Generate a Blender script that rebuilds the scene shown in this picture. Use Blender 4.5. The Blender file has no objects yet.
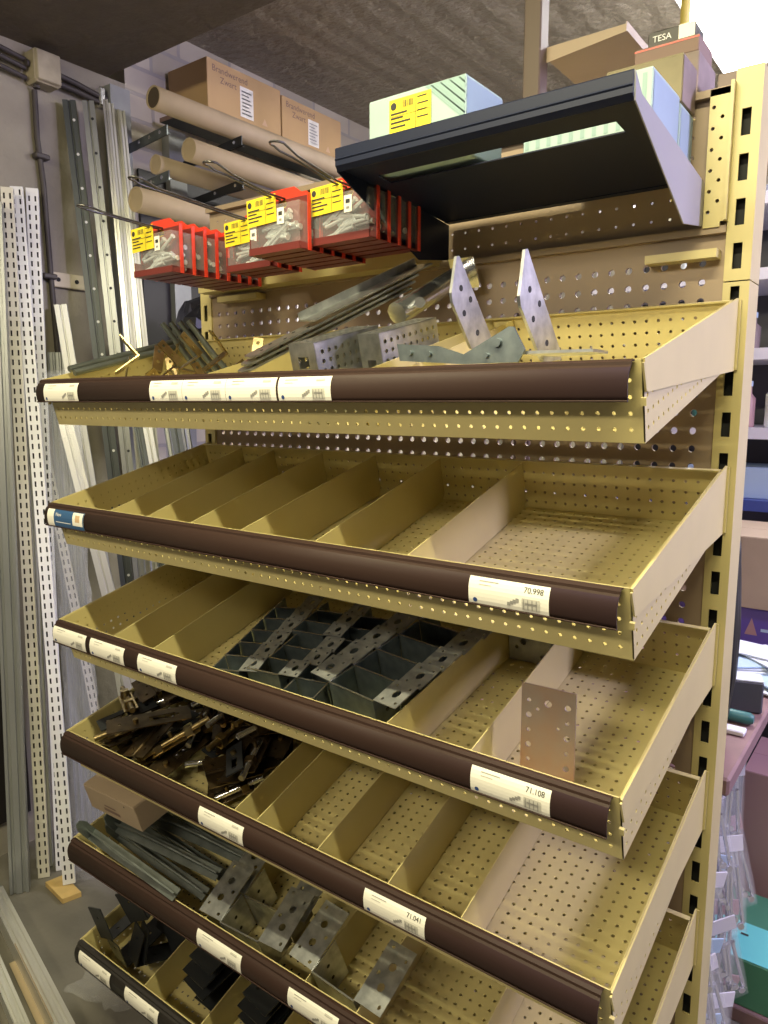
import bpy, math, random
from mathutils import Matrix, Vector, Euler

# ---------------------------------------------------------------- camera, light, exposure
sc = bpy.context.scene
COL = sc.collection
Z0 = 1.30                      # height of the reference slot of the topmost tray
PI = math.pi

cam_d = bpy.data.cameras.new('camera')
cam = bpy.data.objects.new('camera', cam_d)
COL.objects.link(cam)
cam_d.sensor_fit = 'VERTICAL'
cam_d.sensor_height = 24.0
cam_d.lens = 736.39 / 1024 * 24.0
cam_d.clip_start = 0.02
yaw, pitch = math.radians(-36.6927), math.radians(8.4457)
fw = Vector((math.sin(yaw) * math.cos(pitch), math.cos(yaw) * math.cos(pitch), -math.sin(pitch)))
rt = Vector((math.cos(yaw), -math.sin(yaw), 0))
up = rt.cross(fw)
cam.matrix_world = Matrix(((rt.x, up.x, -fw.x, 0.2046), (rt.y, up.y, -fw.y, -0.9828),
                           (rt.z, up.z, -fw.z, Z0 - 0.0382), (0, 0, 0, 1)))
sc.camera = cam

sc.view_settings.view_transform = 'Standard'
sc.view_settings.look = 'None'
sc.view_settings.gamma = 1.0
sc.view_settings.use_curve_mapping = False
sc.view_settings.exposure = 0.0

world = bpy.data.worlds.new('world')
sc.world = world
world.use_nodes = True
world.node_tree.nodes['Background'].inputs[0].default_value = (1.0, 0.9, 0.74, 1)
world.node_tree.nodes['Background'].inputs[1].default_value = 0.11


def area(name, loc, target, sx, sy, power, color, down=False):
    d = bpy.data.lights.new(name, 'AREA')
    d.shape = 'RECTANGLE'
    d.size, d.size_y = sx, sy
    d.energy = power
    d.color = color
    o = bpy.data.objects.new(name, d)
    COL.objects.link(o)
    o.location = loc
    v = Vector(target) - Vector(loc)
    if not down:
        o.rotation_euler = v.to_track_quat('-Z', 'Y').to_euler()
    return o


# tube lamp on the aisle to the right, tube lamp over the front of the shelves, lamp of the next aisle
area('lamp_right_aisle', (1.20, 0.35, Z0 + 0.95), (-0.15, -0.2, Z0 - 0.4), 0.22, 0.6, 84, (0.66, 0.60, 1.0))
area('sheen_far_right', (1.55, 1.35, Z0 + 0.15), (-0.1, -0.2, Z0 - 0.2), 1.2, 1.7, 26, (0.74, 0.68, 1.0))  # added unseen light panel that whitens the sides of the trays
area('lamp_front', (-0.05, -0.80, Z0 + 0.86), (0, 0, 0), 1.2, 0.04, 36, (1.0, 0.92, 0.58), True)
area('lamp_aisle', (-0.5, -2.1, Z0 + 0.80), (-0.6, 0.0, Z0 - 0.3), 1.4, 0.2, 24, (1.0, 0.89, 0.64))
area('lamp_next_aisle', (-0.22, 1.55, Z0 + 1.03), (-0.15, 1.5, 0), 0.45, 1.1, 40, (1.0, 0.97, 0.90), True)

# ---------------------------------------------------------------- materials
MATS = {}


def mat(name, color, rough=0.5, metal=0.0, var=0.0, vscale=20.0, bump=0.0, bscale=60.0, color2=None,
        alpha=1.0, transmission=0.0, emit=0.0, spec=0.5, detail=4.0):
    m = bpy.data.materials.new(name)
    m.use_nodes = True
    nt = m.node_tree
    b = nt.nodes['Principled BSDF']
    b.inputs['Roughness'].default_value = rough
    b.inputs['Metallic'].default_value = metal
    b.inputs['Base Color'].default_value = (*color, 1)
    b.inputs['Specular IOR Level'].default_value = spec
    if alpha < 1:
        b.inputs['Alpha'].default_value = alpha
    if transmission:
        b.inputs['Transmission Weight'].default_value = transmission
    if emit:
        b.inputs['Emission Color'].default_value = (*color, 1)
        b.inputs['Emission Strength'].default_value = emit
    tc = nt.nodes.new('ShaderNodeTexCoord')
    if var or color2:
        n = nt.nodes.new('ShaderNodeTexNoise')
        n.inputs['Scale'].default_value = vscale
        n.inputs['Detail'].default_value = detail
        nt.links.new(tc.outputs['Object'], n.inputs['Vector'])
        r = nt.nodes.new('ShaderNodeValToRGB')
        c2 = color2 if color2 else tuple(c * (1 - var) for c in color)
        r.color_ramp.elements[0].position = 0.35
        r.color_ramp.elements[1].position = 0.65
        r.color_ramp.elements[0].color = (*c2, 1)
        r.color_ramp.elements[1].color = (*color, 1)
        nt.links.new(n.outputs['Fac'], r.inputs['Fac'])
        nt.links.new(r.outputs['Color'], b.inputs['Base Color'])
    if bump:
        n2 = nt.nodes.new('ShaderNodeTexNoise')
        n2.inputs['Scale'].default_value = bscale
        n2.inputs['Detail'].default_value = 5
        nt.links.new(tc.outputs['Object'], n2.inputs['Vector'])
        bp = nt.nodes.new('ShaderNodeBump')
        bp.inputs['Strength'].default_value = bump
        bp.inputs['Distance'].default_value = 0.02
        nt.links.new(n2.outputs['Fac'], bp.inputs['Height'])
        nt.links.new(bp.outputs['Normal'], b.inputs['Normal'])
    MATS[name] = m
    return m


mat('beige_paint', (0.59, 0.50, 0.225), 0.42, var=0.08, vscale=9)
MATS['beige_paint'].node_tree.nodes['Principled BSDF'].inputs['Coat Weight'].default_value = 0.25
MATS['beige_paint'].node_tree.nodes['Principled BSDF'].inputs['Coat Roughness'].default_value = 0.5
mat('panel_paint', (0.36, 0.27, 0.19), 0.5, var=0.10, vscale=6)
mat('brown_plastic', (0.038, 0.020, 0.0155), 0.55, spec=0.22)
mat('black_plastic', (0.018, 0.015, 0.014), 0.45)
mat('label_paper', (0.88, 0.85, 0.76), 0.6)
mat('ink', (0.03, 0.03, 0.03), 0.7)
mat('grey_ink', (0.30, 0.29, 0.27), 0.7)
mat('pale_ink', (0.55, 0.53, 0.47), 0.7)
mat('logo_blue', (0.02, 0.06, 0.22), 0.6)
mat('label_blue', (0.03, 0.10, 0.24), 0.5)
mat('label_tan', (0.62, 0.42, 0.25), 0.6)
mat('white_ink', (0.85, 0.85, 0.85), 0.6)
mat('navy_paint', (0.008, 0.012, 0.034), 0.5, spec=0.3)
mat('lit_side_lilac', (0.27, 0.265, 0.29), 0.45)
mat('galvanised', (0.56, 0.57, 0.57), 0.34, 0.92, color2=(0.36, 0.37, 0.38), vscale=60)
mat('dark_galvanised', (0.30, 0.35, 0.37), 0.34, 0.85, color2=(0.20, 0.24, 0.26), vscale=50)  # zinc darkened by the shade the nested hangers stand in
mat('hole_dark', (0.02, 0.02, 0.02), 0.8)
mat('bright_steel', (0.75, 0.76, 0.78), 0.22, 0.95)
mat('screw_steel', (0.72, 0.76, 0.76), 0.25, 0.6)
mat('brass', (0.46, 0.36, 0.17), 0.28, 0.95, color2=(0.26, 0.19, 0.09), vscale=40)
mat('bronze', (0.15, 0.105, 0.055), 0.34, 0.9, color2=(0.07, 0.05, 0.03), vscale=40)
mat('black_steel', (0.025, 0.027, 0.030), 0.38, 0.3)
mat('grey_steel', (0.21, 0.235, 0.225), 0.38, 0.7, var=0.3, vscale=30)
mat('orange_zinc', (0.52, 0.50, 0.46), 0.42, 0.75, color2=(0.58, 0.38, 0.27), vscale=11)  # zinc with orange patches at random
mat('wire', (0.10, 0.095, 0.09), 0.3, 0.9)
mat('red_plastic', (0.62, 0.045, 0.022), 0.35)
mat('dark_red_plastic', (0.15, 0.024, 0.02), 0.4)
mat('yellow_label', (0.86, 0.66, 0.03), 0.5)
mat('clear_plastic', (0.95, 0.95, 0.97), 0.12, alpha=0.07)
mat('film', (0.90, 0.92, 0.93), 0.14, alpha=0.13)
mat('cardboard', (0.56, 0.37, 0.17), 0.75, var=0.10, vscale=7)
mat('cardboard_dark', (0.42, 0.32, 0.22), 0.75, var=0.12, vscale=8)
mat('card_tube', (0.52, 0.41, 0.26), 0.6, var=0.16, vscale=9)
mat('tube_shade', (0.08, 0.06, 0.04), 0.8)
mat('pale_blue_card', (0.36, 0.48, 0.47), 0.55, var=0.06)
mat('sky_card', (0.26, 0.36, 0.47), 0.5, var=0.06)
mat('hatch_teal', (0.24, 0.36, 0.355), 0.55)
mat('grey_card', (0.30, 0.25, 0.23), 0.6)
mat('brown_card', (0.20, 0.125, 0.10), 0.6)
mat('olive_card', (0.20, 0.165, 0.09), 0.6, var=0.2, vscale=30)
mat('mauve_card', (0.25, 0.19, 0.175), 0.6, var=0.2, vscale=30)
mat('white_rail', (0.80, 0.80, 0.78), 0.4)
mat('cream_rail', (0.66, 0.63, 0.52), 0.45)
mat('grey_profile', (0.34, 0.35, 0.34), 0.36, 0.6)
mat('dark_profile', (0.085, 0.095, 0.095), 0.45, 0.4)
mat('pale_profile', (0.60, 0.60, 0.56), 0.4, 0.25)
mat('pillar_paint', (0.30, 0.31, 0.30), 0.5, 0.1, var=0.15)
mat('junction', (0.46, 0.40, 0.27), 0.55, var=0.3, vscale=18)
mat('cable', (0.06, 0.05, 0.045), 0.6)
mat('wall_plate', (0.62, 0.55, 0.40), 0.6)
mat('wood_chip', (0.68, 0.47, 0.17), 0.6, var=0.2)
mat('post_paint', (0.10, 0.068, 0.05), 0.45)
mat('black_bag', (0.012, 0.012, 0.014), 0.30)
mat('white_bag', (0.62, 0.60, 0.55), 0.4)
mat('lamp_glass', (1.0, 0.98, 0.90), 0.5, emit=9.0)
mat('white_enamel', (0.72, 0.70, 0.74), 0.45)
mat('yellow_paint', (0.75, 0.62, 0.16), 0.5)
mat('blue_plastic', (0.05, 0.08, 0.30), 0.4)
mat('light_blue', (0.45, 0.60, 0.75), 0.5)
mat('purple_card', (0.12, 0.08, 0.34), 0.5)
mat('pink_card', (0.42, 0.25, 0.24), 0.5)
mat('red_bench', (0.27, 0.16, 0.155), 0.6, var=0.25, vscale=14)
mat('paper_white', (0.70, 0.74, 0.80), 0.5)
mat('dark_metal_box', (0.09, 0.09, 0.11), 0.5, 0.4)
mat('green_card', (0.07, 0.24, 0.14), 0.5)
mat('cyan_label', (0.16, 0.62, 0.58), 0.5)
mat('teal_plastic', (0.04, 0.16, 0.15), 0.4)
mat('aluminium', (0.72, 0.71, 0.67), 0.34, 0.7)
mat('hole_backing', (0.05, 0.045, 0.035), 0.8)


def wall_material():
    m = mat('wall_paint', (0.36, 0.325, 0.25), 0.8, var=0.30, vscale=3.5, bump=0.35, bscale=22, detail=8)
    return m


def ceiling_material(name, color, rough, lines, bstr, spec):
    m = bpy.data.materials.new(name)
    m.use_nodes = True
    nt = m.node_tree
    b = nt.nodes['Principled BSDF']
    b.inputs['Roughness'].default_value = rough
    b.inputs['Specular IOR Level'].default_value = spec
    tc = nt.nodes.new('ShaderNodeTexCoord')
    n = nt.nodes.new('ShaderNodeTexNoise')
    n.inputs['Scale'].default_value = 30
    n.inputs['Detail'].default_value = 6
    nt.links.new(tc.outputs['Object'], n.inputs['Vector'])
    w = nt.nodes.new('ShaderNodeTexWave')
    w.wave_type = 'BANDS'
    w.bands_direction = lines
    w.inputs['Scale'].default_value = 3.2
    w.inputs['Distortion'].default_value = 0.6
    nt.links.new(tc.outputs['Object'], w.inputs['Vector'])
    r = nt.nodes.new('ShaderNodeValToRGB')
    r.color_ramp.elements[0].color = (*[c * 0.72 for c in color], 1)
    r.color_ramp.elements[1].color = (*color, 1)
    nt.links.new(n.outputs['Fac'], r.inputs['Fac'])
    nt.links.new(r.outputs['Color'], b.inputs['Base Color'])
    mx = nt.nodes.new('ShaderNodeMath')
    mx.operation = 'MULTIPLY_ADD'
    mx.inputs[1].default_value = 0.35
    nt.links.new(w.outputs['Fac'], mx.inputs[0])
    nt.links.new(n.outputs['Fac'], mx.inputs[2])
    bp = nt.nodes.new('ShaderNodeBump')
    bp.inputs['Strength'].default_value = bstr
    bp.inputs['Distance'].default_value = 0.02
    nt.links.new(mx.outputs[0], bp.inputs['Height'])
    nt.links.new(bp.outputs['Normal'], b.inputs['Normal'])
    MATS[name] = m


def brick_material():
    m = bpy.data.materials.new('whitewashed_brick')
    m.use_nodes = True
    nt = m.node_tree
    b = nt.nodes['Principled BSDF']
    b.inputs['Roughness'].default_value = 0.8
    tc = nt.nodes.new('ShaderNodeTexCoord')
    sep = nt.nodes.new('ShaderNodeSeparateXYZ')
    cmb = nt.nodes.new('ShaderNodeCombineXYZ')
    nt.links.new(tc.outputs['Object'], sep.inputs[0])
    nt.links.new(sep.outputs['Y'], cmb.inputs['X'])
    nt.links.new(sep.outputs['Z'], cmb.inputs['Y'])
    br = nt.nodes.new('ShaderNodeTexBrick')
    br.inputs['Scale'].default_value = 1.0
    br.inputs['Brick Width'].default_value = 0.21
    br.inputs['Row Height'].default_value = 0.075
    br.inputs['Mortar Size'].default_value = 0.006
    br.inputs['Color1'].default_value = (0.60, 0.55, 0.42, 1)
    br.inputs['Color2'].default_value = (0.50, 0.455, 0.34, 1)
    br.inputs['Mortar'].default_value = (0.42, 0.39, 0.33, 1)
    nt.links.new(cmb.outputs[0], br.inputs['Vector'])
    nt.links.new(br.outputs['Color'], b.inputs['Base Color'])
    bp = nt.nodes.new('ShaderNodeBump')
    bp.inputs['Strength'].default_value = 0.5
    bp.inputs['Distance'].default_value = 0.01
    bp.invert = True
    nt.links.new(br.outputs['Fac'], bp.inputs['Height'])
    nt.links.new(bp.outputs['Normal'], b.inputs['Normal'])
    MATS['whitewashed_brick'] = m


wall_material()
ceiling_material('ceiling_rough', (0.30, 0.26, 0.19), 0.38, 'X', 1.0, 0.9)
ceiling_material('beam_concrete', (0.165, 0.135, 0.10), 0.65, 'Y', 0.4, 0.3)
brick_material()
mat('floor_concrete', (0.20, 0.185, 0.15), 0.55, var=0.35, vscale=4, bump=0.12, bscale=30, detail=8)


# ---------------------------------------------------------------- mesh helpers
class MB:
    def __init__(self):
        self.v, self.f, self.m, self.slots = [], [], [], []
        self.s = []

    def mi(self, name):
        if name not in self.slots:
            self.slots.append(name)
        return self.slots.index(name)

    def add(self, vs, fs, m=None, smooth=False):
        k = len(self.v)
        self.v += [tuple(p) for p in vs]
        i = self.mi(m) if m else 0
        for f in fs:
            self.f.append(tuple(k + q for q in f))
            self.m.append(i)
            self.s.append(smooth)
        return self

    def box(self, x0, x1, y0, y1, z0, z1, m=None, M=None):
        vs = [Vector((x, y, z)) for z in (z0, z1) for y in (y0, y1) for x in (x0, x1)]
        if M is not None:
            vs = [M @ p for p in vs]
        self.add(vs, [(0, 2, 3, 1), (4, 5, 7, 6), (0, 1, 5, 4), (2, 6, 7, 3), (0, 4, 6, 2), (1, 3, 7, 5)], m)
        return self

    def cbox(self, x0, x1, y0, y1, z0, z1, c=0.004, m=None, M=None):
        """box with all its edges chamfered"""
        c = min(c, (x1 - x0) * .45, (y1 - y0) * .45, (z1 - z0) * .45)
        vs, idx = [], {}
        X, Y, Z = (x0, x1), (y0, y1), (z0, z1)
        for i in range(2):
            for j in range(2):
                for k in range(2):
                    sx, sy, sz = (c if i == 0 else -c), (c if j == 0 else -c), (c if k == 0 else -c)
                    for a, p in enumerate([(X[i], Y[j] + sy, Z[k] + sz), (X[i] + sx, Y[j], Z[k] + sz),
                                           (X[i] + sx, Y[j] + sy, Z[k])]):
                        idx[i, j, k, a] = len(vs)
                        vs.append(Vector(p))
        fs = []
        for i in range(2):
            fs.append([idx[i, 0, 0, 0], idx[i, 1, 0, 0], idx[i, 1, 1, 0], idx[i, 0, 1, 0]])
            fs.append([idx[0, i, 0, 1], idx[1, i, 0, 1], idx[1, i, 1, 1], idx[0, i, 1, 1]])
            fs.append([idx[0, 0, i, 2], idx[1, 0, i, 2], idx[1, 1, i, 2], idx[0, 1, i, 2]])
        for a in range(2):
            for b in range(2):
                fs.append([idx[a, b, 0, 0], idx[a, b, 1, 0], idx[a, b, 1, 1], idx[a, b, 0, 1]])
                fs.append([idx[a, 0, b, 0], idx[a, 1, b, 0], idx[a, 1, b, 2], idx[a, 0, b, 2]])
                fs.append([idx[0, a, b, 1], idx[1, a, b, 1], idx[1, a, b, 2], idx[0, a, b, 2]])
        for i in range(2):
            for j in range(2):
                for k in range(2):
                    fs.append([idx[i, j, k, 0], idx[i, j, k, 1], idx[i, j, k, 2]])
        cen = Vector(((x0 + x1) / 2, (y0 + y1) / 2, (z0 + z1) / 2))
        out = []
        for f in fs:
            a, b, cc = vs[f[0]], vs[f[1]], vs[f[2]]
            nrm = (b - a).cross(cc - a)
            mid = sum((vs[q] for q in f), Vector()) / len(f)
            out.append(tuple(f) if nrm.dot(mid - cen) > 0 else tuple(reversed(f)))
        if M is not None:
            vs = [M @ p for p in vs]
        self.add(vs, out, m)
        return self

    def prism(self, poly, O, U, V, t, m=None):
        """polygon in the plane O + uU + vV, extruded by t along U x V"""
        O, U, V = Vector(O), Vector(U), Vector(V)
        N = U.cross(V).normalized()
        n = len(poly)
        a = [O + U * p[0] + V * p[1] for p in poly]
        b = [p + N * t for p in a]
        ar = sum(poly[i][0] * poly[(i + 1) % n][1] - poly[(i + 1) % n][0] * poly[i][1] for i in range(n))
        fs = [tuple(reversed(range(n))), tuple(range(n, 2 * n))] + [(i, (i + 1) % n, n + (i + 1) % n, n + i) for i in range(n)]
        if (ar > 0) != (t > 0):
            fs = [tuple(reversed(f)) for f in fs]
        self.add(a + b, fs, m)
        return self

    def tube(self, pts, r, n=8, m=None, closed=False, caps=True):
        pts = [Vector(p) for p in pts]
        rings, prev = [], None
        N = len(pts)
        for i, p in enumerate(pts):
            if closed:
                d = pts[(i + 1) % N] - pts[i - 1]
            else:
                d = pts[min(i + 1, N - 1)] - pts[max(i - 1, 0)]
            d.normalize()
            if prev is None:
                a = d.orthogonal().normalized()
            else:
                a = (prev - d * prev.dot(d)).normalized()
            prev = a
            b = d.cross(a)
            rr = r[i] if isinstance(r, (list, tuple)) else r
            rings.append([p + (a * math.cos(2 * PI * k / n) + b * math.sin(2 * PI * k / n)) * rr for k in range(n)])
        vs = [q for g in rings for q in g]
        fs = []
        for i in range(N if closed else N - 1):
            j = (i + 1) % N
            for k in range(n):
                fs.append((i * n + k, i * n + (k + 1) % n, j * n + (k + 1) % n, j * n + k))
        self.add(vs, fs, m, True)
        if caps and not closed:
            self.add(rings[0], [tuple(reversed(range(n)))], m)
            self.add(rings[-1], [tuple(range(n))], m)
        return self

    def cyl(self, p0, p1, r, n=12, m=None, r1=None):
        return self.tube([p0, p1], [r, r if r1 is None else r1], n, m)

    def sheet(self, O, U, V, xs, ys, holes, t, m=None, n=8, close=True):
        """sheet of thickness t in the plane O,U,V cut at xs, ys; holes[(i,j)] = radius | 'open' | (rx, ry)"""
        O, U, V = Vector(O), Vector(U).normalized(), Vector(V).normalized()
        N = U.cross(V).normalized()
        vs, fs, key = [], [], {}

        def vid(u, v, lay):
            k = (round(u, 6), round(v, 6), lay)
            if k not in key:
                key[k] = len(vs)
                vs.append(O + U * u + V * v - N * (t * lay))
            return key[k]

        hs = 1 if n <= 8 else 2
        for i in range(len(xs) - 1):
            for j in range(len(ys) - 1):
                h = holes.get((i, j)) if isinstance(holes, dict) else holes(i, j)
                u0, u1, v0, v1 = xs[i], xs[i + 1], ys[j], ys[j + 1]
                if h == 'open':
                    for (a, b) in (((u0, v0), (u0, v1)), ((u0, v1), (u1, v1)), ((u1, v1), (u1, v0)), ((u1, v0), (u0, v0))):
                        fs.append((vid(*a, 0), vid(*b, 0), vid(*b, 1), vid(*a, 1))[::-1])
                    continue
                if not h:
                    q = [(u0, v0), (u1, v0), (u1, v1), (u0, v1)]
                    fs.append(tuple(vid(*p, 0) for p in q))
                    fs.append(tuple(vid(*p, 1) for p in reversed(q)))
                    continue
                rx, ry = h if isinstance(h, tuple) else (h, h)
                uc, vc = (u0 + u1) / 2, (v0 + v1) / 2
                outer = [(u1, vc), (u1, v1), (uc, v1), (u0, v1), (u0, vc), (u0, v0), (uc, v0), (u1, v0)]
                inner = [(uc + rx * math.cos(k * PI / 4), vc + ry * math.sin(k * PI / 4)) for k in range(8)]
                if hs == 2:
                    ang = [k * PI / 8 for k in range(16)]
                    inner = [(uc + rx * math.cos(a), vc + ry * math.sin(a)) for a in ang]
                for k in range(8):
                    l = (k + 1) % 8
                    if hs == 1:
                        ip = [inner[l], inner[k]]
                    else:
                        ip = [inner[(2 * k + 2) % 16], inner[2 * k + 1], inner[2 * k]]
                    q = [outer[k], outer[l]] + ip
                    fs.append(tuple(vid(*p, 0) for p in q))
                    fs.append(tuple(vid(*p, 1) for p in reversed(q)))
                    for a, b in zip(ip[:-1], ip[1:]):
                        fs.append((vid(*a, 0), vid(*b, 0), vid(*b, 1), vid(*a, 1))[::-1])
        if close:
            for i in range(len(xs) - 1):
                for v, flip in ((ys[0], 0), (ys[-1], 1)):
                    q = [vid(xs[i], v, 0), vid(xs[i], v, 1), vid(xs[i + 1], v, 1), vid(xs[i + 1], v, 0)]
                    fs.append(tuple(q[::-1]) if flip else tuple(q))
            for j in range(len(ys) - 1):
                for u, flip in ((xs[0], 1), (xs[-1], 0)):
                    q = [vid(u, ys[j], 0), vid(u, ys[j], 1), vid(u, ys[j + 1], 1), vid(u, ys[j + 1], 0)]
                    fs.append(tuple(q[::-1]) if flip else tuple(q))
        self.add(vs, fs, m)
        return self

    def perf(self, O, U, V, w, h, p, r, t, m=None, mu=None, mv=None, n=8):
        """perforated sheet: square grid of round holes, pitch p, radius r"""
        def cuts(L, mg):
            k = int((L - 2 * (mg or 0.002)) / p)
            a = (L - k * p) / 2 if mg is None else mg
            c = [0] + [a + p * q for q in range(k + 1)]
            if L - c[-1] > 1e-4:
                c.append(L)
            return c
        xs, ys = cuts(w, mu), cuts(h, mv)
        nx, ny = len(xs) - 1, len(ys) - 1
        H = {}
        for i in range(nx):
            for j in range(ny):
                if abs(xs[i + 1] - xs[i] - p) < 1e-5 and abs(ys[j + 1] - ys[j] - p) < 1e-5:
                    H[i, j] = r
        return self.sheet(O, U, V, xs, ys, H, t, m, n)

    def build(self, name, m=None, parent=None, loc=None, rot=None):
        me = bpy.data.meshes.new(name)
        me.from_pydata([tuple(p) for p in self.v], [], self.f)
        slots = list(self.slots)
        if not slots:
            slots = [m]
        for s in slots:
            me.materials.append(MATS[s if s else m])
        me.polygons.foreach_set('material_index', self.m)
        me.polygons.foreach_set('use_smooth', self.s)
        me.update()
        o = bpy.data.objects.new(name, me)
        COL.objects.link(o)
        if parent is not None:
            o.parent = parent
        if loc is not None:
            o.location = loc
        if rot is not None:
            o.rotation_euler = rot
        return o


def tag(o, label=None, cat=None, group=None, kind=None):
    if label:
        o['label'] = label
    if cat:
        o['category'] = cat
    if group:
        o['group'] = group
    if kind:
        o['kind'] = kind
    return o


def thing(name, label, cat, loc=(0, 0, 0), rot=(0, 0, 0), group=None, M=None):
    o = bpy.data.objects.new(name, None)
    o.empty_display_size = 0.05
    COL.objects.link(o)
    if M is not None:
        o.matrix_world = M
    else:
        o.location = loc
        o.rotation_euler = rot
    return tag(o, label, cat, group)


def struct(name, mb, m):
    return tag(mb.build(name, m), kind='structure')


def dup(root, label=None, group=None, loc=None, rot=None, M=None):
    r = root.copy()
    COL.objects.link(r)
    for ch in list(root.children):
        c = ch.copy()
        COL.objects.link(c)
        c.parent = r
        for g in list(ch.children):
            d = g.copy()
            COL.objects.link(d)
            d.parent = c
    if M is not None:
        r.matrix_world = M
    if loc is not None:
        r.location = loc
    if rot is not None:
        r.rotation_euler = rot
    if label:
        r['label'] = label
    if group:
        r['group'] = group
    return r


_tc = {}


def text_geo(s, size):
    """triangles of a line of text in the xy plane, starting at the origin"""
    if (s, size) in _tc:
        return _tc[s, size]
    cu = bpy.data.curves.new('lettering', 'FONT')
    cu.body = s
    cu.size = size
    o = bpy.data.objects.new('lettering', cu)
    COL.objects.link(o)
    dg = bpy.context.evaluated_depsgraph_get()
    me = o.evaluated_get(dg).to_mesh()
    vs = [(p.co.x, p.co.y) for p in me.vertices]
    fs = [tuple(p.vertices) for p in me.polygons]
    o.evaluated_get(dg).to_mesh_clear()
    bpy.data.objects.remove(o)
    bpy.data.curves.remove(cu)
    _tc[s, size] = (vs, fs)
    return vs, fs


def print_on(mb, O, U, V, items, off=0.0004):
    """flat print: items are ('r',u0,u1,v0,v1,mat) bars, ('d',u,v,r,mat) dots, ('t',u,v,text,size,mat)"""
    O, U, V = Vector(O), Vector(U).normalized(), Vector(V).normalized()
    N = U.cross(V)
    for it in items:
        if it[0] == 'r':
            _, a, b, c, d, m = it
            mb.add([O + U * x + V * y + N * off for x, y in ((a, c), (b, c), (b, d), (a, d))], [(0, 1, 2, 3)], m)
        elif it[0] == 'd':
            _, a, b, r, m = it
            mb.add([O + U * (a + r * math.cos(k * PI / 6)) + V * (b + r * math.sin(k * PI / 6)) + N * off for k in range(12)], [tuple(range(12))], m)
        elif it[0] == 'q':
            _, ps, m = it
            mb.add([O + U * x + V * y + N * off for x, y in ps], [tuple(range(len(ps)))], m)
        else:
            _, a, b, s, size, m = it
            vs, fs = text_geo(s, size)
            mb.add([O + U * (a + x) + V * (b + y) + N * off for x, y in vs], fs, m)


# ---------------------------------------------------------------- setting
WX = -1.80          # inner face of the left wall
CE = Z0 + 1.09      # ceiling
BE = Z0 + 0.89      # underside of the lower beam
BY = 0.37           # far edge of the beam
FX1, FY0, FY1 = 2.6, -2.6, 2.7
struct('floor', MB().box(WX - 0.1, FX1, FY0, FY1, -0.1, 0), 'floor_concrete')
struct('ceiling', MB().box(WX - 0.1, FX1, BY, FY1, CE, CE + 0.1), 'ceiling_rough')
struct('trim_1', MB().box(WX - 0.1, FX1, FY0, BY, BE, CE + 0.1), 'beam_concrete')
struct('wall_left', MB().box(WX - 0.1, WX, FY0, BY + 0.06, 0, BE), 'wall_paint')
struct('wall_rear', MB().box(WX - 0.1, WX, BY + 0.06, FY1, 0, CE), 'whitewashed_brick')
struct('wall_back', MB().box(WX, FX1, FY1, FY1 + 0.1, 0, CE), 'wall_paint')

# ---------------------------------------------------------------- gondola
g = thing('gondola_shelving', 'beige perforated metal shelving unit carrying six sloping trays', 'shelving', (0, 0, 0))
H = Z0 + 0.345


def upright_mb(x0, x1, top, zslot0, nslots, z_from):
    """channel post: slotted front face, two flanges and a back"""
    mb = MB()
    a, b = x0 + (x1 - x0) * 0.29, x0 + (x1 - x0) * 0.64
    ys = [z_from]
    holes = {}
    ks = [k for k in range(nslots, -8, -1)]
    for k in ks:
        z1 = zslot0 - 0.05 * k
        z0 = z1 - 0.030
        if z0 < z_from + 0.004 or z1 > top - 0.004:
            continue
        ys += [z0, z1]
        holes[1, len(ys) - 2] = 'open'
    ys.append(top)
    mb.sheet((0, 0, 0), (1, 0, 0), (0, 0, 1), [x0, a, b, x1], ys, holes, 0.0025)
    mb.box(x1 - 0.002, x1, 0.0026, 0.054, z_from, top)
    mb.box(x0, x0 + 0.002, 0.0026, 0.060, z_from, top)
    mb.box(x0 + 0.002, x1 - 0.002, 0.058, 0.060, z_from, top)
    return mb


upright_mb(-0.017, 0.0125, Z0 + 0.105, Z0, 25, 0.0).build('upright', 'beige_paint', g)
upright_mb(-0.017, 0.0125, H, Z0, 25, Z0 + 0.1065).build('upright', 'beige_paint', g)
upright_mb(-0.978, -0.948, H - 0.14, Z0, 25, 0.0).build('upright', 'beige_paint', g)
# dark strips paint the shade inside the posts, behind their slots
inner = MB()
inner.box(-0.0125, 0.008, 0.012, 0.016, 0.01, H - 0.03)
inner.build('slot_shade', 'hole_dark', g)
MB().box(-0.974, -0.952, 0.012, 0.016, 0.01, H - 0.17).build('slot_shade', 'hole_dark', g)
p = 0.0227
pan = MB()
nx = 41
xs = [-0.948] + [-0.948 + 0.0085 + p * i for i in range(nx)] + [-0.017]
zlow, ztop = Z0 - 1.15, Z0 + 0.165
nz = int((ztop - zlow) / p)
off = (Z0 + 0.108 + p / 2 + 2 * p) - ztop
ys = [zlow]
z = Z0 + 0.108 + 1.5 * p
zz = []
while z > zlow + 0.01:
    zz.append(z)
    z -= p
ys += sorted(zz) + [ztop]
H_ = {(i, j): 0.0043 for i in range(1, len(xs) - 2) for j in range(1, len(ys) - 2)}
pan.sheet((0, 0.004, 0), (1, 0, 0), (0, 0, 1), xs, ys, H_, 0.0045, n=16)
pan.build('back_panel', 'panel_paint', g)
pan2 = MB()
pan2.perf((-0.948, 0.004, Z0 + 0.170), (1, 0, 0), (0, 0, 1), 0.931, 0.150, p, 0.0019, 0.0012)
pan2.box(-0.948, -0.017, -0.004, 0.004, Z0 + 0.163, Z0 + 0.1715)
pan2.box(-0.948, -0.017, -0.006, 0.004, Z0 + 0.3185, Z0 + 0.327)
pan2.build('back_panel', 'panel_paint', g)
hr = MB()
hr.box(-0.935, -0.42, -0.040, 0.003, Z0 + 0.166, Z0 + 0.188)
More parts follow.
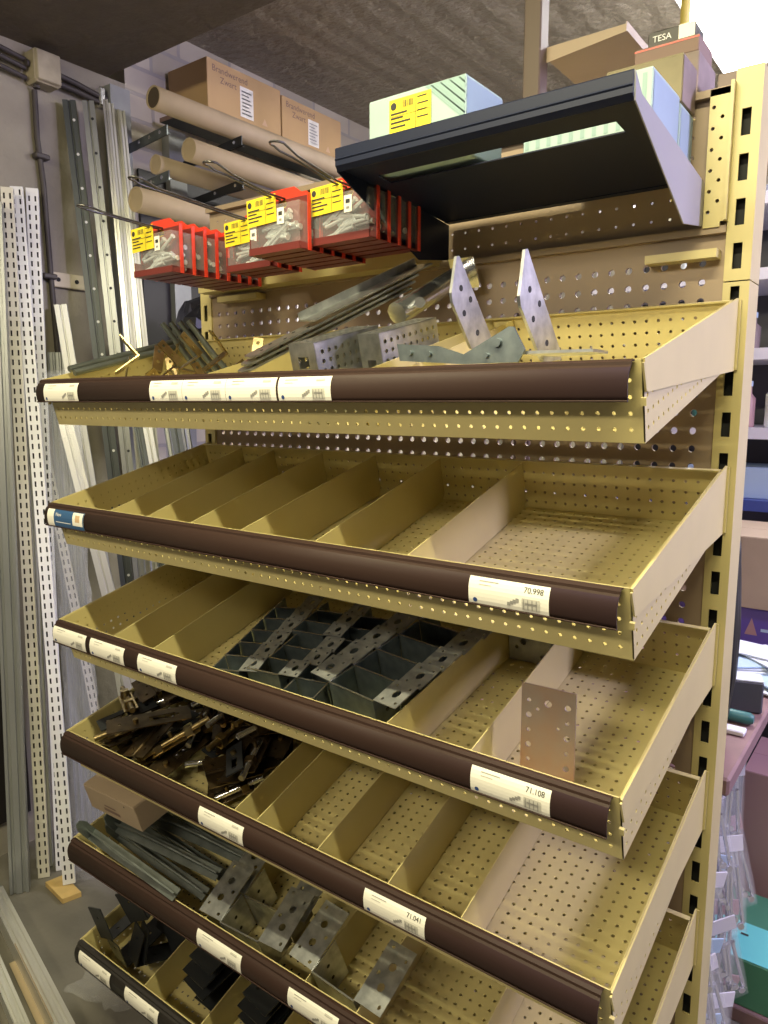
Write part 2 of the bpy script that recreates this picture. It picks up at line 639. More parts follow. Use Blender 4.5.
for xc in (-0.855, -0.70, -0.545):
    hr.prism([(-0.030, 0), (0.030, 0), (0.014, 0.026), (-0.014, 0.026)], (xc, -0.040, Z0 + 0.188), (1, 0, 0), (0, 0, 1), -0.012)
hr.build('hook_rail', 'beige_paint', g)
for xa, xb, zc in ((-0.906, -0.800, 0.154), (-0.106, -0.022, 0.138)):
    MB().box(xa, xb, -0.020, 0.003, Z0 + zc - 0.005, Z0 + zc + 0.005).build('panel_clip', 'beige_paint', g)
ep = MB()
exs = [-0.0430, -0.0420, -0.0345, -0.0320, -0.0245, -0.0195]
eys = [Z0 + 0.176] + [Z0 + 0.182 + 0.0118 * k for k in range(12)] + [Z0 + 0.326]
ep.sheet((0, -0.006, 0), (1, 0, 0), (0, 0, 1), exs, eys, {**{(1, k): 0.0023 for k in range(1, 12, 2)}, **{(3, k): 0.0023 for k in range(2, 12, 2)}}, 0.002)
ep.box(-0.0195, -0.016, -0.012, 0.0, Z0 + 0.176, Z0 + 0.33)
ep.box(-0.043, -0.024, -0.006, 0.0, Z0 + 0.1700, Z0 + 0.176)
ep.build('end_plate', 'beige_paint', g)

# ---------------------------------------------------------------- trays
CA, SA = 0.9678, 0.2516        # cosine and sine of the slope
TILT = math.atan2(SA, CA)
TW, TS, TN = 0.957, 0.333, 0.0734


def tray_matrix(k, x=0.0, s=0.0, n=0.0, rz=0.0, extra=None):
    """frame on the sloping floor of tray k: x right, y up the slope, z off the floor"""
    M = Matrix.Translation((0, 0, Z0 - 0.2 * k + 0.0111)) @ Matrix.Rotation(TILT, 4, 'X') @ Matrix.Translation((x, -s, n))
    if rz:
        M = M @ Matrix.Rotation(rz, 4, 'Z')
    if extra is not None:
        M = M @ extra
    return M


def yz(y, z):
    """untilted tray coordinates (y, z) -> along slope, off the floor"""
    z -= 0.0111
    return (y * CA + z * SA, -y * SA + z * CA)


STRIP = [(0.0006, 0.0735), (0.0050, 0.0752), (0.0092, 0.0738), (0.0102, 0.0712), (0.0130, 0.0700), (0.0172, 0.0660), (0.0202, 0.0605),
         (0.0219, 0.0540), (0.0226, 0.0475), (0.0222, 0.0418)]
FACE = STRIP[4:]
_L = [0.0]
for a_, b_ in zip(FACE[:-1], FACE[1:]):
    _L.append(_L[-1] + math.hypot(b_[0] - a_[0], b_[1] - a_[1]))
FL = _L[-1]


def strip_pt(x, v, off):
    """point on the face of the ticket strip, v measured down from its top"""
    v = max(0, min(FL, v))
    i = 0
    while i < len(_L) - 2 and v > _L[i + 1]:
        i += 1
    t = (v - _L[i]) / (_L[i + 1] - _L[i])
    d = FACE[i][0] + (FACE[i + 1][0] - FACE[i][0]) * t
    n = FACE[i][1] + (FACE[i + 1][1] - FACE[i][1]) * t
    tx, ty = FACE[i + 1][0] - FACE[i][0], FACE[i + 1][1] - FACE[i][1]
    l = math.hypot(tx, ty)
    return Vector((x, -(TS + d - ty / l * off), n + tx / l * off))


def tray_body():
    mb = MB()
    t = 0.0012
    mb.perf((-TW, -TS, 0), (1, 0, 0), (0, 1, 0), TW, TS - 0.002, 0.0148, 0.0022, t)
    mb.perf((-TW, -TS, 0), (1, 0, 0), (0, 0, 1), TW, TN, 0.0148, 0.0021, t, mv=0.0035)
    mb.perf((0, -0.002, 0), (-1, 0, 0), (0, 0, 1), TW, TN, 0.0148, 0.0021, t, mv=0.0035)
    mb.perf((0, -TS, 0), (0, 1, 0), (0, 0, 1), TS - 0.002, TN, 0.0148, 0.0021, t, mv=0.0035)
    mb.perf((-TW, -0.002, 0), (0, -1, 0), (0, 0, 1), TS - 0.002, TN, 0.0148, 0.0021, t, mv=0.0035)
    # rolled rim along the front and back
    mb.box(-TW, 0, -0.0085, -0.0032, TN - 0.002, TN)
    return mb


def bracket_mb(side):
    poly = [yz(-0.0005, 0.0), yz(-0.0005, 0.0835), yz(-0.006, 0.0850), yz(-0.3436, -0.0010), yz(-0.3300, -0.0290)]
    mb = MB()
    x = 0.0006 if side > 0 else -TW - 0.0026
    mb.prism(poly, (x, 0, 0), (0, 1, 0), (0, 0, 1), 0.002)
    xo = x + 0.002 if side > 0 else x
    # back flange that hooks into the post, folded front tab
    q = [yz(-0.001, 0.001), yz(-0.001, 0.083), yz(-0.004, 0.083), yz(-0.004, 0.001)]
    mb.prism(q, (xo, 0, 0), (0, 1, 0), (0, 0, 1), 0.003 * side)
    a, b = yz(-0.3425, -0.004), yz(-0.3305, -0.028)
    mb.prism([a, b, (b[0] - 0.003, b[1]), (a[0] - 0.003, a[1])], (x, 0, 0), (0, 1, 0), (0, 0, 1), 0.002)
    mb.box(x - 0.002, x + 0.003, -TS - 0.005, -TS - 0.0015, 0.034, 0.041)
    return mb


def strip_mb():
    mb = MB()
    x0, x1 = -TW - 0.001, -0.0065
    th = 0.0016
    out = [(-(TS + d), n) for d, n in STRIP]
    inn = []
    for i, (d, n) in enumerate(STRIP):
        a, b = STRIP[max(i - 1, 0)], STRIP[min(i + 1, len(STRIP) - 1)]
        tx, ty = b[0] - a[0], b[1] - a[1]
        l = math.hypot(tx, ty)
        inn.append((-(TS + d + ty / l * th), n - tx / l * th))
    n = len(out)
    vs = []
    for x in (x0, x1):
        vs += [(x, y, z) for y, z in out] + [(x, y, z) for y, z in inn]
    fs = []
    for i in range(n - 1):
        fs.append((i, i + 1, 2 * n + i + 1, 2 * n + i))
        fs.append((n + i, 3 * n + i, 3 * n + i + 1, n + i + 1))
        fs.append((i, n + i, n + i + 1, i + 1))
        fs.append((2 * n + i, 2 * n + i + 1, 3 * n + i + 1, 3 * n + i))
    fs.append((n - 1, 2 * n - 1, 4 * n - 1, 3 * n - 1))
    fs.append((0, 2 * n, 3 * n, n))
    mb.add(vs, fs)
    for i in range(n - 1):
        mb.s[4 * i] = i >= 4
    # lower rib that holds the tickets
    a, b = strip_pt(x0, FL - 0.0012, 0.0010), strip_pt(x1, FL - 0.0012, 0.0010)
    mb.tube([a, b], 0.0010, 6)
    return mb


def divider_mb(xf, xb):
    mb = MB()
    poly = [(-0.330, 0.0014), (-0.0125, 0.0014), (-0.004, 0.012), (-0.004, 0.069), (-0.330, 0.067)]
    n = len(poly)
    vs = []
    for dx in (-0.0006, 0.0006):
        for y, z in poly:
            f = (y + 0.330) / 0.326
            vs.append((xf + (xb - xf) * f + dx, y, z))
    fs = [tuple(range(n)), tuple(reversed(range(n, 2 * n)))] + [(i, n + i, n + (i + 1) % n, (i + 1) % n) for i in range(n)]
    mb.add(vs, fs)
    # bottom foot bent along the floor
    mb.add([(xf - 0.0006, -0.328, 0.0012), (xf - 0.010, -0.328, 0.0012), (xb - 0.010, -0.02, 0.0012), (xb - 0.0006, -0.02, 0.0012),
            (xf - 0.0006, -0.328, 0.0022), (xf - 0.010, -0.328, 0.0022), (xb - 0.010, -0.02, 0.0022), (xb - 0.0006, -0.02, 0.0022)],
           [(0, 1, 2, 3), (7, 6, 5, 4), (0, 4, 5, 1), (1, 5, 6, 2), (2, 6, 7, 3), (3, 7, 4, 0)])
    return mb


def label_mb(x0, x1, style, rnd):
    """paper ticket on the curved strip; style: number text, 'blank' or 'blue'"""
    mb = MB()
    T0, T1 = 0.0012, FL - 0.0024
    Hh = T1 - T0

    def grid(a, b, c, d, m, off):
        nv = 7
        vs, fs = [], []
        for j in range(nv + 1):
            v = c + (d - c) * j / nv
            vs += [strip_pt(a, v, off), strip_pt(b, v, off)]
        for j in range(nv):
            fs.append((2 * j, 2 * j + 2, 2 * j + 3, 2 * j + 1))
        mb.add(vs, fs, m)

    W = x1 - x0
    if style == 'blue':
        grid(x0, x1, T0, T1, 'label_paper', 0.0006)
        grid(x0 + 0.020, x1, T0, T1, 'label_blue', 0.0009)
        grid(x1 - 0.030, x1 - 0.002, T0 + 0.001, T1 - 0.006, 'label_paper', 0.0012)
        grid(x1 - 0.022, x1 - 0.010, T0 + 0.005, T1 - 0.012, 'label_tan', 0.0015)
        vs, fs = text_geo('New', 0.0085)
        mb.add([strip_pt(x0 + 0.026 + x, T0 + 0.0105 - y, 0.0013) for x, y in vs], fs, 'white_ink')
        grid(x0 + 0.026, x1 - 0.036, T1 - 0.0085, T1 - 0.0072, 'white_ink', 0.0012)
        return mb
    grid(x0, x1, T0, T1, 'label_paper', 0.0006)
    e = 0.0010
    grid(x0 + 0.012 * W / 0.09, x0 + 0.034 * W / 0.09, T0 + 0.0035, T0 + 0.0043, 'grey_ink', e)
    grid(x0 + 0.012 * W / 0.09, x0 + 0.026 * W / 0.09, T0 + 0.0070, T0 + 0.0077, 'pale_ink', e)
    # blue dot logo
    cx, cv = x0 + 0.0075, T1 - 0.0040
    mb.add([strip_pt(cx + 0.0024 * math.cos(k * PI / 6), cv + 0.0024 * math.sin(k * PI / 6), e) for k in range(12)][::-1],
           [tuple(range(12))], 'logo_blue')
    # small drawing and picture
    grid(x1 - 0.0275, x1 - 0.009, T1 - 0.0135, T1 - 0.0022, 'pale_ink', e)
    for q in range(4):
        a = x1 - 0.026 + q * 0.0044
        grid(a, a + 0.0010, T1 - 0.0125, T1 - 0.003, 'grey_ink', e + 0.0003)
    grid(x1 - 0.024, x1 - 0.012, T1 - 0.0095, T1 - 0.0080, 'grey_ink', e + 0.0003)
    for q in range(4):
        a = x1 - 0.043 + q * 0.0030
        vs = [strip_pt(a, T1 - 0.004 - q * 0.0016, e), strip_pt(a + 0.0032, T1 - 0.004 - q * 0.0016, e),
              strip_pt(a + 0.0032, T1 - 0.0075 - q * 0.0016, e), strip_pt(a, T1 - 0.0075 - q * 0.0016, e)]
        mb.add(vs, [(0, 1, 2, 3)], 'grey_ink')
    if style == 'blank':
        grid(x1 - 0.022, x1 - 0.009, T0 + 0.0030, T0 + 0.0056, 'pale_ink', e)
    else:
        vs, fs = text_geo(style, 0.0075)
        w = max(p_[0] for p_ in vs)
        mb.add([strip_pt(x1 - 0.006 - w + x, T0 + 0.0085 - y, e) for x, y in vs], fs, 'ink')
    return mb


DIV = {
    0: [(-0.600, -0.615), (-0.318, -0.318), (-0.262, -0.285)],
    1: [(-0.815, -0.850), (-0.720, -0.765), (-0.622, -0.647), (-0.520, -0.530), (-0.388, -0.405), (-0.251, -0.266)],
    2: [(-0.817, -0.835), (-0.715, -0.735), (-0.277, -0.258), (-0.164, -0.169)],
    3: [(-0.542, -0.560), (-0.498, -0.515), (-0.386, -0.400), (-0.273, -0.288), (-0.172, -0.182)],
    4: [(-0.614, -0.635), (-0.410, -0.425), (-0.322, -0.335), (-0.170, -0.175)],
    5: [(-0.780, -0.800), (-0.640, -0.655), (-0.520, -0.530), (-0.400, -0.405), (-0.200, -0.205)],
}
LAB = {
    0: [(-0.934, -0.838, 'blank'), (-0.661, -0.592, 'blank'), (-0.5915, -0.5075, 'blank'), (-0.507, -0.4195, 'blank'), (-0.416, -0.335, 'blank')],
    1: [(-0.948, -0.843, 'blue'), (-0.156, -0.070, '70.998')],
    2: [(-0.956, -0.859, 'blank'), (-0.847, -0.756, 'blank'), (-0.721, -0.631, 'blank'), (-0.150, -0.062, '71.108')],
    3: [(-0.593, -0.501, 'blank'), (-0.292, -0.205, '71.041')],
    4: [(-0.608, -0.513, 'blank'), (-0.422, -0.335, 'blank')],
    5: [(-0.944, -0.849, 'blank'), (-0.806, -0.716, 'blank')],
}
TLAB = ['topmost sloping beige tray holding upright post brackets and hinges',
        'second sloping beige tray from the top, empty between its dividers',
        'sloping beige tray filled with nested joist hangers',
        'sloping beige tray with a heap of brass latches at its far end',
        'sloping beige tray under a brown carton, holding large angle brackets',
        'lowest sloping tray with black brackets and a darker ticket strip']
rnd = random.Random(4)
body0 = tray_body()
body_obj = br_r = br_l = None
for k in range(6):
    t = thing('shelf_tray', TLAB[k], 'tray', M=tray_matrix(k), group='sloping trays of the shelving unit')
    if k == 0:
        b = body_obj = body0.build('tray_body', 'beige_paint', t)
        br_r = bracket_mb(1).build('side_bracket', 'beige_paint', t)
        br_l = bracket_mb(-1).build('side_bracket', 'beige_paint', t)
        st = strip0 = strip_mb().build('ticket_strip', 'brown_plastic', t)
    else:
        for src in (body_obj, br_r, br_l, strip0):
            c = src.copy()
            COL.objects.link(c)
            c.parent = t
            if src is strip0:
                st = c
        if k == 5:
            st.data = st.data.copy()
            st.data.materials[0] = MATS['black_plastic']  # strip of the lowest tray is darker than the rest
            st['label'] = 'darker ticket strip'
    for xf, xb in DIV[k]:
        divider_mb(xf, xb).build('divider', 'beige_paint', t)
    for x0, x1, sty in LAB[k]:
        l = label_mb(x0, x1, sty, rnd).build('price_label', None, st)
        if sty == 'blue':
            l['label'] = 'blue and white ticket'

# ---------------------------------------------------------------- navy shelf and what stands on it
t = thing('hanging_shelf', 'dark navy metal shelf with a slot in its bottom, hung above the trays', 'shelf', (0, 0, Z0))
fz = lambda y: 0.226 + (y + 0.02) * (0.243 - 0.226) / (-0.23)
NX0, NX1 = -0.402, -0.045
fl_ = MB()
O = Vector((NX0, -0.250, fz(-0.250)))
Vv = Vector((0, -0.020, fz(-0.02))) - Vector((0, -0.250, fz(-0.250)))
fl_.sheet(O, (1, 0, 0), Vv, [0, 0.026, 0.026 + 0.298, NX1 - NX0], [0, 0.034, 0.062, Vv.length], {(1, 1): 'open'}, 0.0015)
fl_.build('shelf_floor', 'navy_paint', t)
lip = MB()
lip.prism([(-0.250, 0.2415), (-0.262, 0.2375), (-0.267, 0.243), (-0.267, 0.262), (-0.2655, 0.2635), (-0.264, 0.262), (-0.264, 0.2445), (-0.250, 0.2440)],
          (NX0, 0, 0), (0, 1, 0), (0, 0, 1), NX1 - NX0)
lip.prism([(-0.267, 0.2515), (-0.2682, 0.250), (-0.267, 0.2485)], (NX0, 0, 0), (0, 1, 0), (0, 0, 1), NX1 - NX0)
lip.build('front_lip', 'navy_paint', t)
side = [(-0.265, 0.2625), (-0.262, 0.2375), (-0.085, 0.1615), (-0.0068, 0.1725), (-0.0068, 0.222), (-0.245, 0.248)]
MB().prism(side, (NX0 - 0.0015, 0, 0), (0, 1, 0), (0, 0, 1), 0.0015).build('side_plate', 'navy_paint', t)
s_ = MB().prism(side, (NX1, 0, 0), (0, 1, 0), (0, 0, 1), 0.0015).build('side_plate', 'lit_side_lilac', t)  # right plate: lamplight and sheen put into its pale lilac colour
s_['label'] = 'side plate coloured pale as if lamplit'
MB().box(NX0, NX1, -0.020, -0.0070, 0.2235, 0.2250).build('rear_flange', 'navy_paint', t)


def yellow_print(mb, O, U, V, w, h, code=True):
    it = [('r', 0, w, 0, h, 'yellow_label')]
    print_on(mb, O, U, V, it, 0.0005)
    s = w / 0.05
    it = [('d', 0.0055 * s, h - 0.0065 * s, 0.0036 * s, 'ink')]
    for k in range(7):
        a = 0.0155 * s + k * 0.0021 * s
        it.append(('r', a, a + (0.0012 if k % 3 else 0.0007) * s, h - 0.0095 * s, h - 0.0030 * s, 'ink'))
    for j, (a, b) in enumerate(((0.002, 0.022), (0.002, 0.017), (0.002, 0.026), (0.002, 0.020))):
        v = h - (0.0145 + 0.0042 * j) * s
        if v < 0.002 * s:
            break
        it.append(('r', a * s, b * s, v, v + 0.0016 * s, 'ink'))
    for j in range(4):
        v = h - (0.004 + 0.0062 * j) * s
        if v < 0.002 * s:
            break
        it.append(('r', 0.034 * s, (0.045 + 0.002 * (j % 2)) * s, v, v + 0.0011 * s, 'ink'))
    it.append(('r', 0.0320 * s, 0.0325 * s, 0.001, h - 0.002, 'ink'))
    it.append(('r', 0.002 * s, 0.048 * s, h * 0.52, h * 0.52 + 0.0004, 'ink'))
    print_on(mb, O, U, V, it, 0.0009)


def carton(name, label, x0, x1, y0, y1, z0, z1, m, side_m=None, group=None, flaps=True):
    """closed box in world coordinates with a seam and tape on its top"""
    t = thing(name, label, 'box', ((x0 + x1) / 2, (y0 + y1) / 2, z0), group=group)
    w, d, h = x1 - x0, y1 - y0, z1 - z0
    mb = MB()
    mb.cbox(-w / 2, w / 2, -d / 2, d / 2, 0, h, 0.0012)
    if side_m:
        print_on(mb, (w / 2, -d / 2, 0), (0, 1, 0), (0, 0, 1), [('r', 0.002, d - 0.002, 0.002, h - 0.002, side_m)], 0.0003)
    mb.slots[0] = m if mb.slots else m
    mb.build('box_body', m, t)
    lid = MB().box(-w / 2, -0.0006, -d / 2, d / 2, h, h + 0.0012).build('lid_flap', m, t)
    MB().box(0.0006, w / 2, -d / 2, d / 2, h, h + 0.0012).build('lid_flap', m, t)
    return t, w, d, h


def fixslots(mb, m):
    mb.slots = [s if s else m for s in mb.slots]


_mi = MB.mi


def body_box(parent, w, d, h, m, prints, c=0.0012):
    mb = MB()
    mb.mi(m)
    mb.cbox(-w / 2, w / 2, -d / 2, d / 2, 0, h, c, m)
    for O, U, V, items in prints:
        print_on(mb, O, U, V, items, 0.0004)
    return mb


def box_thing(name, label, x0, x1, y0, y1, z0, z1, m, prints=lambda w, d, h: [], group=None, flap=True, cat='box', rz=0.0):
    t = thing(name, label, cat, ((x0 + x1) / 2, (y0 + y1) / 2, z0), (0, 0, rz), group=group)
    w, d, h = x1 - x0, y1 - y0, z1 - z0
    body_box(t, w, d, h, m, prints(w, d, h)).build('box_body', m, t)
    if flap:
        MB().box(-w / 2 + .001, w / 2 - .001, -d / 2 + .001, -0.0006, h - 0.0005, h + 0.0010).build('lid_flap', m, t)
        MB().box(-w / 2 + .001, w / 2 - .001, 0.0006, d / 2 - .001, h - 0.0005, h + 0.0010).build('lid_flap', m, t)
    return t


def hatch(w, h, m, n=9):
    it = []
    for k in range(n):
        a = w * (k + 0.2) / n
        it.append(('r', a, a + w / n * 0.35, 0.004, h - 0.004, m))
    return it


bz = Z0 + 0.244
def prints1(w, d, h):
    q = [('q', [(w * 0.60, h), (w - 0.001, h), (w - 0.001, h * 0.42)], 'hatch_teal')]
    for k in range(4):
        a = w * (0.66 + 0.09 * k)
        q.append(('q', [(a, h - 0.001), (a + 0.0015, h - 0.001), (w - 0.001, h * (0.50 + 0.13 * k) + 0.002), (w - 0.001, h * (0.50 + 0.13 * k))], 'pale_blue_card'))
    return [((-w / 2, -d / 2, 0), (1, 0, 0), (0, 0, 1), q),
            ((w / 2, -d / 2, 0), (0, 1, 0), (0, 0, 1), [('r', 0.002, d - 0.002, 0.002, h - 0.002, 'sky_card')])]


c1 = box_thing('carton', 'pale blue carton with a large yellow label on the navy shelf', -0.390, -0.252, -0.216, -0.128, bz, Z0 + 0.326, 'pale_blue_card', prints1)
lb = MB()
yellow_print(lb, (-0.037, -0.0446, 0.036), (1, 0, 0), (0, 0, 1), 0.060, 0.041)
lb.build('yellow_label', None, c1)


def prints2(w, d, h):
    return [((-w / 2, -d / 2, 0), (1, 0, 0), (0, 0, 1), hatch(w, h, 'hatch_teal', 11)),
            ((w / 2, -d / 2, 0), (0, 1, 0), (0, 0, 1), [('r', 0.003, d - 0.003, 0.003, h - 0.003, 'sky_card')])]


box_thing('carton', 'pale blue carton with hatched front at the open right end of the navy shelf', -0.205, -0.060, -0.165, -0.068, bz, Z0 + 0.303, 'pale_blue_card', prints2)
box_thing('carton', 'pale blue carton behind the hatched one, under the crumpled brown box', -0.205, -0.060, -0.063, -0.009, Z0 + 0.236, Z0 + 0.298, 'pale_blue_card', prints2)
box_thing('carton', 'olive and mauve crumpled box lying on top of the pale blue cartons', -0.150, -0.060, -0.062, -0.006, Z0 + 0.3005, Z0 + 0.352, 'olive_card',
          lambda w, d, h: [((w / 2, -d / 2, 0), (0, 1, 0), (0, 0, 1), [('r', 0.001, d - 0.001, 0.001, h - 0.001, 'mauve_card')])])

# boxes on the far side of the unit, standing on its rear shelf
rs = MB().cbox(-0.948, -0.024, 0.064, 0.34, Z0 + 0.31, Z0 + 0.322, 0.002).build('rear_shelf', 'beige_paint', g)
box_thing('carton', 'mauve carton behind the top of the beige panel, under the gift boxes', -0.190, -0.080, 0.075, 0.16, Z0 + 0.3225, Z0 + 0.408, 'mauve_card')
box_thing('flat_box', 'flat brown box on the mauve carton, with a thin red line', -0.165, -0.082, 0.078, 0.145, Z0 + 0.4095, Z0 + 0.430, 'brown_card',
          lambda w, d, h: [((-w / 2, -d / 2, 0), (1, 0, 0), (0, 0, 1), [('r', 0, w, h - 0.004, h - 0.002, 'red_plastic')])], flap=False)
box_thing('small_box', 'small black box with white lettering and a cream end on the brown box', -0.150, -0.090, 0.085, 0.13, Z0 + 0.4305, Z0 + 0.450, 'black_plastic',
          lambda w, d, h: [((-w / 2, -d / 2, 0), (1, 0, 0), (0, 0, 1), [('t', 0.006, 0.006, 'TESA', 0.011, 'white_ink'), ('r', w * .66, w, 0.0005, h - .0005, 'label_paper')])], flap=False)
box_thing('carton', 'grey brown carton at the far right end behind the upright', -0.056, 0.010, 0.075, 0.17, Z0 + 0.3225, Z0 + 0.372, 'mauve_card')

# post and the canopy shelf fixed to it
t = thing('ceiling_post', 'brown square steel post rising from behind the panel to the ceiling', 'post', (-0.327, 0.112, 0))
MB().cbox(-0.014, 0.014, -0.014, 0.014, 0.004, CE - 0.004, 0.002).build('post_tube', 'post_paint', t)
MB().box(-0.024, 0.024, -0.024, 0.024, 0, 0.004).build('foot_plate', 'post_paint', t)
MB().box(-0.024, 0.024, -0.024, 0.024, CE - 0.004, CE).build('head_plate', 'post_paint', t)
t = thing('canopy_shelf', 'brown metal canopy shelf with a shallow front edge beside the ceiling post', 'shelf', (-0.193, 0.12, Z0 + 0.48))
MB().box(-0.128, 0.0, 0.002, 0.135, 0.0, 0.002).build('shelf_floor', 'panel_paint', t)
MB().prism([(-0.128, -0.014), (0, -0.002), (0, 0.008), (-0.128, 0.008)], (0, 0.0015, 0), (1, 0, 0), (0, 0, 1), 0.0015).build('front_edge', 'panel_paint', t)
MB().box(-0.0015, 0.0, 0.002, 0.135, 0.002, 0.012).build('side_edge', 'panel_paint', t)
MB().box(-0.1285, -0.120, 0.002, 0.02, 0.002, 0.012).build('bracket', 'post_paint', t)
t = thing('conduit', 'thin yellow pipe dropping from the ceiling beyond the canopy shelf', 'pipe', (-0.252, 0.60, 0))
MB().cyl((0, 0, Z0 + 0.33), (0, 0, CE), 0.009, 10).build('pipe', 'yellow_paint', t)
MB().box(-0.015, 0.015, -0.012, 0.012, CE - 0.07, CE - 0.055).build('clamp', 'grey_profile', t)
MB().box(-0.015, 0.015, -0.015, 0.015, Z0 + 0.318, Z0 + 0.331).build('pipe_foot', 'grey_profile', t)

# ---------------------------------------------------------------- packs of screws on hooks
rnd = random.Random(11)


def pack(name, label, loc, seed):
    r = random.Random(seed)
    t = thing(name, label, 'pack', loc, group=None)
    w = 0.048
    card = [(-w, -0.066), (w, -0.066), (w, 0.004), (0.034, 0.010), (0.022, 0.018), (-0.022, 0.018), (-0.034, 0.010), (-w, 0.004)]
    cb = MB()
    cb.sheet((0, 0, 0), (1, 0, 0), (0, 0, 1), [-w, -0.010, 0.010, w], [-0.066, -0.008, 0.004], {(1, 1): (0.0085, 0.0055)}, 0.0014, 'dark_red_plastic')
    cb.prism([(-w, 0.004), (w, 0.004), (0.034, 0.010), (0.022, 0.018), (-0.022, 0.018), (-0.034, 0.010)], (0, 0, 0), (1, 0, 0), (0, 0, 1), -0.0014, 'red_plastic')
    cb.box(w, w + 0.0012, -0.0030, 0.0030, -0.0675, 0.006, 'red_plastic')
    cb.box(-w - 0.0012, -w, -0.0030, 0.0030, -0.0675, 0.006, 'red_plastic')
    cb.build('backing_card', 'red_plastic', t)
    tr = MB()
    tr.box(-w, w, -0.0175, -0.0004, -0.0675, -0.066)
    tr.box(-w, -w + 0.0012, -0.0175, -0.0004, -0.066, -0.045)
    tr.box(-w, w, -0.0190, -0.0175, -0.0675, -0.058)
    tr.build('red_tray', 'dark_red_plastic', t)
    bl = MB()
    bl.box(-w + 0.0016, w - 0.0016, -0.0170, -0.0162, -0.0575, -0.006)
    bl.box(w - 0.0024, w - 0.0016, -0.0162, -0.0010, -0.0575, -0.006)
    bl.box(-w + 0.0016, w - 0.0016, -0.0162, -0.0010, -0.006, -0.0054)
    bl.build('clear_front', 'clear_plastic', t)
    sc_ = MB()
    for k in range(13):
        a = r.uniform(-0.15, 0.65)
        L = r.uniform(0.036, 0.048)
        cx = r.uniform(-w + 0.026, w - 0.027)
        cz = -0.058 + 0.0026 * k + r.uniform(0, 0.005)
        y = r.uniform(-0.0128, -0.0045)
        dx, dz = math.cos(a) * L / 2, math.sin(a) * L / 2
        cz = max(cz, -0.0615 + abs(dz))
        p0, p1 = Vector((cx - dx, y, cz - dz)), Vector((cx + dx, y, cz + dz))
        u = (p1 - p0).normalized()
        sc_.cyl(p0, p1, 0.0027, 8)
        sc_.cyl(p1, p1 + u * 0.0022, 0.0042, 8)
    tag(sc_.build('screws', 'screw_steel', t), kind='stuff')
    yl = MB()
    yellow_print(yl, (-w - 0.002, -0.0180, -0.030), (1, 0, 0.04), (-0.04, 0, 1), 0.056, 0.036)
    yl.build('yellow_label', None, t)
    wt = MB()
    print_on(wt, (0.006, -0.0176, -0.032), (1, 0, 0), (0, 0, 1), [('r', 0, 0.013, 0, 0.021, 'label_paper')], 0)
    print_on(wt, (0.006, -0.0176, -0.032), (1, 0, 0), (0, 0, 1), [('r', 0.003, 0.010, 0.011, 0.016, 'ink'), ('r', 0.004, 0.009, 0.004, 0.007, 'grey_ink')], 0.0004)
    wt.build('white_tag', None, t)
    return t


ORD = ['front', 'second', 'third', 'fourth', 'fifth', 'sixth', 'seventh', 'eighth', 'ninth']
rows = [(-0.800, -0.222, 8, 0.224, -0.362, 0.004, 'first hook from the tube rack'),
        (-0.662, -0.150, 3, 0.228, -0.372, 0.012, 'second hook from the tube rack'),
        (-0.538, -0.218, 6, 0.228, -0.352, 0.013, 'third hook from the tube rack'),
        (-0.444, -0.190, 5, 0.235, -0.332, 0.016, 'hook next to the navy shelf')]
protos = [pack('screw_pack', '', (0, 0, 0), q) for q in range(3)]
used = set()
for q, (x, y0, n, zt, tip, rise, nm) in enumerate(rows):
    hk = thing('display_hook', 'long wire hook with looped tip, the ' + nm, 'hook', (x, 0, Z0 + zt), group='wire hooks')
    w = MB()
    r0 = 0.0062
    pts = [(-r0 * 0.7, 0.002, 0.0075), (-r0 * 0.7, y0 - 0.03, 0.0085), (-r0 * 0.7, tip + 0.040, 0.009 + rise * .7), (-r0 * 1.3, tip + 0.022, 0.010 + rise * .85)]
    for k in range(9):
        a = PI + k * PI / 8
        pts.append((1.3 * r0 * math.cos(a), tip + 0.012 + 0.012 * math.sin(a), 0.011 + rise))
    pts += [(r0 * 1.3, tip + 0.022, 0.010 + rise * .85), (r0 * 0.7, tip + 0.040, 0.009 + rise * .7), (r0 * 0.7, y0 - 0.03, 0.0085), (r0 * 0.7, 0.002, 0.0075)]
    w.tube(pts, 0.0015, 8)
    w.build('wire', 'wire', hk)
    MB().box(-0.013, 0.013, -0.0015, 0.0035, -0.010, 0.016).build('hook_plate', 'grey_profile', hk)
    for i in range(n):
        pi = (i + q) % 3
        lab = '%s red screw pack from the tip of the %s' % (ORD[i] if i else 'foremost', nm)
        lab = lab.replace('foremost red screw pack from', 'foremost red screw pack at')
        loc = (x, y0 + 0.0235 * i, Z0 + zt + 0.0035)
        if pi in used:
            o = dup(protos[pi], lab, 'red screw packs on the hooks', loc)
        else:
            used.add(pi)
            o = protos[pi]
            o.location = loc
            tag(o, lab, group='red screw packs on the hooks')

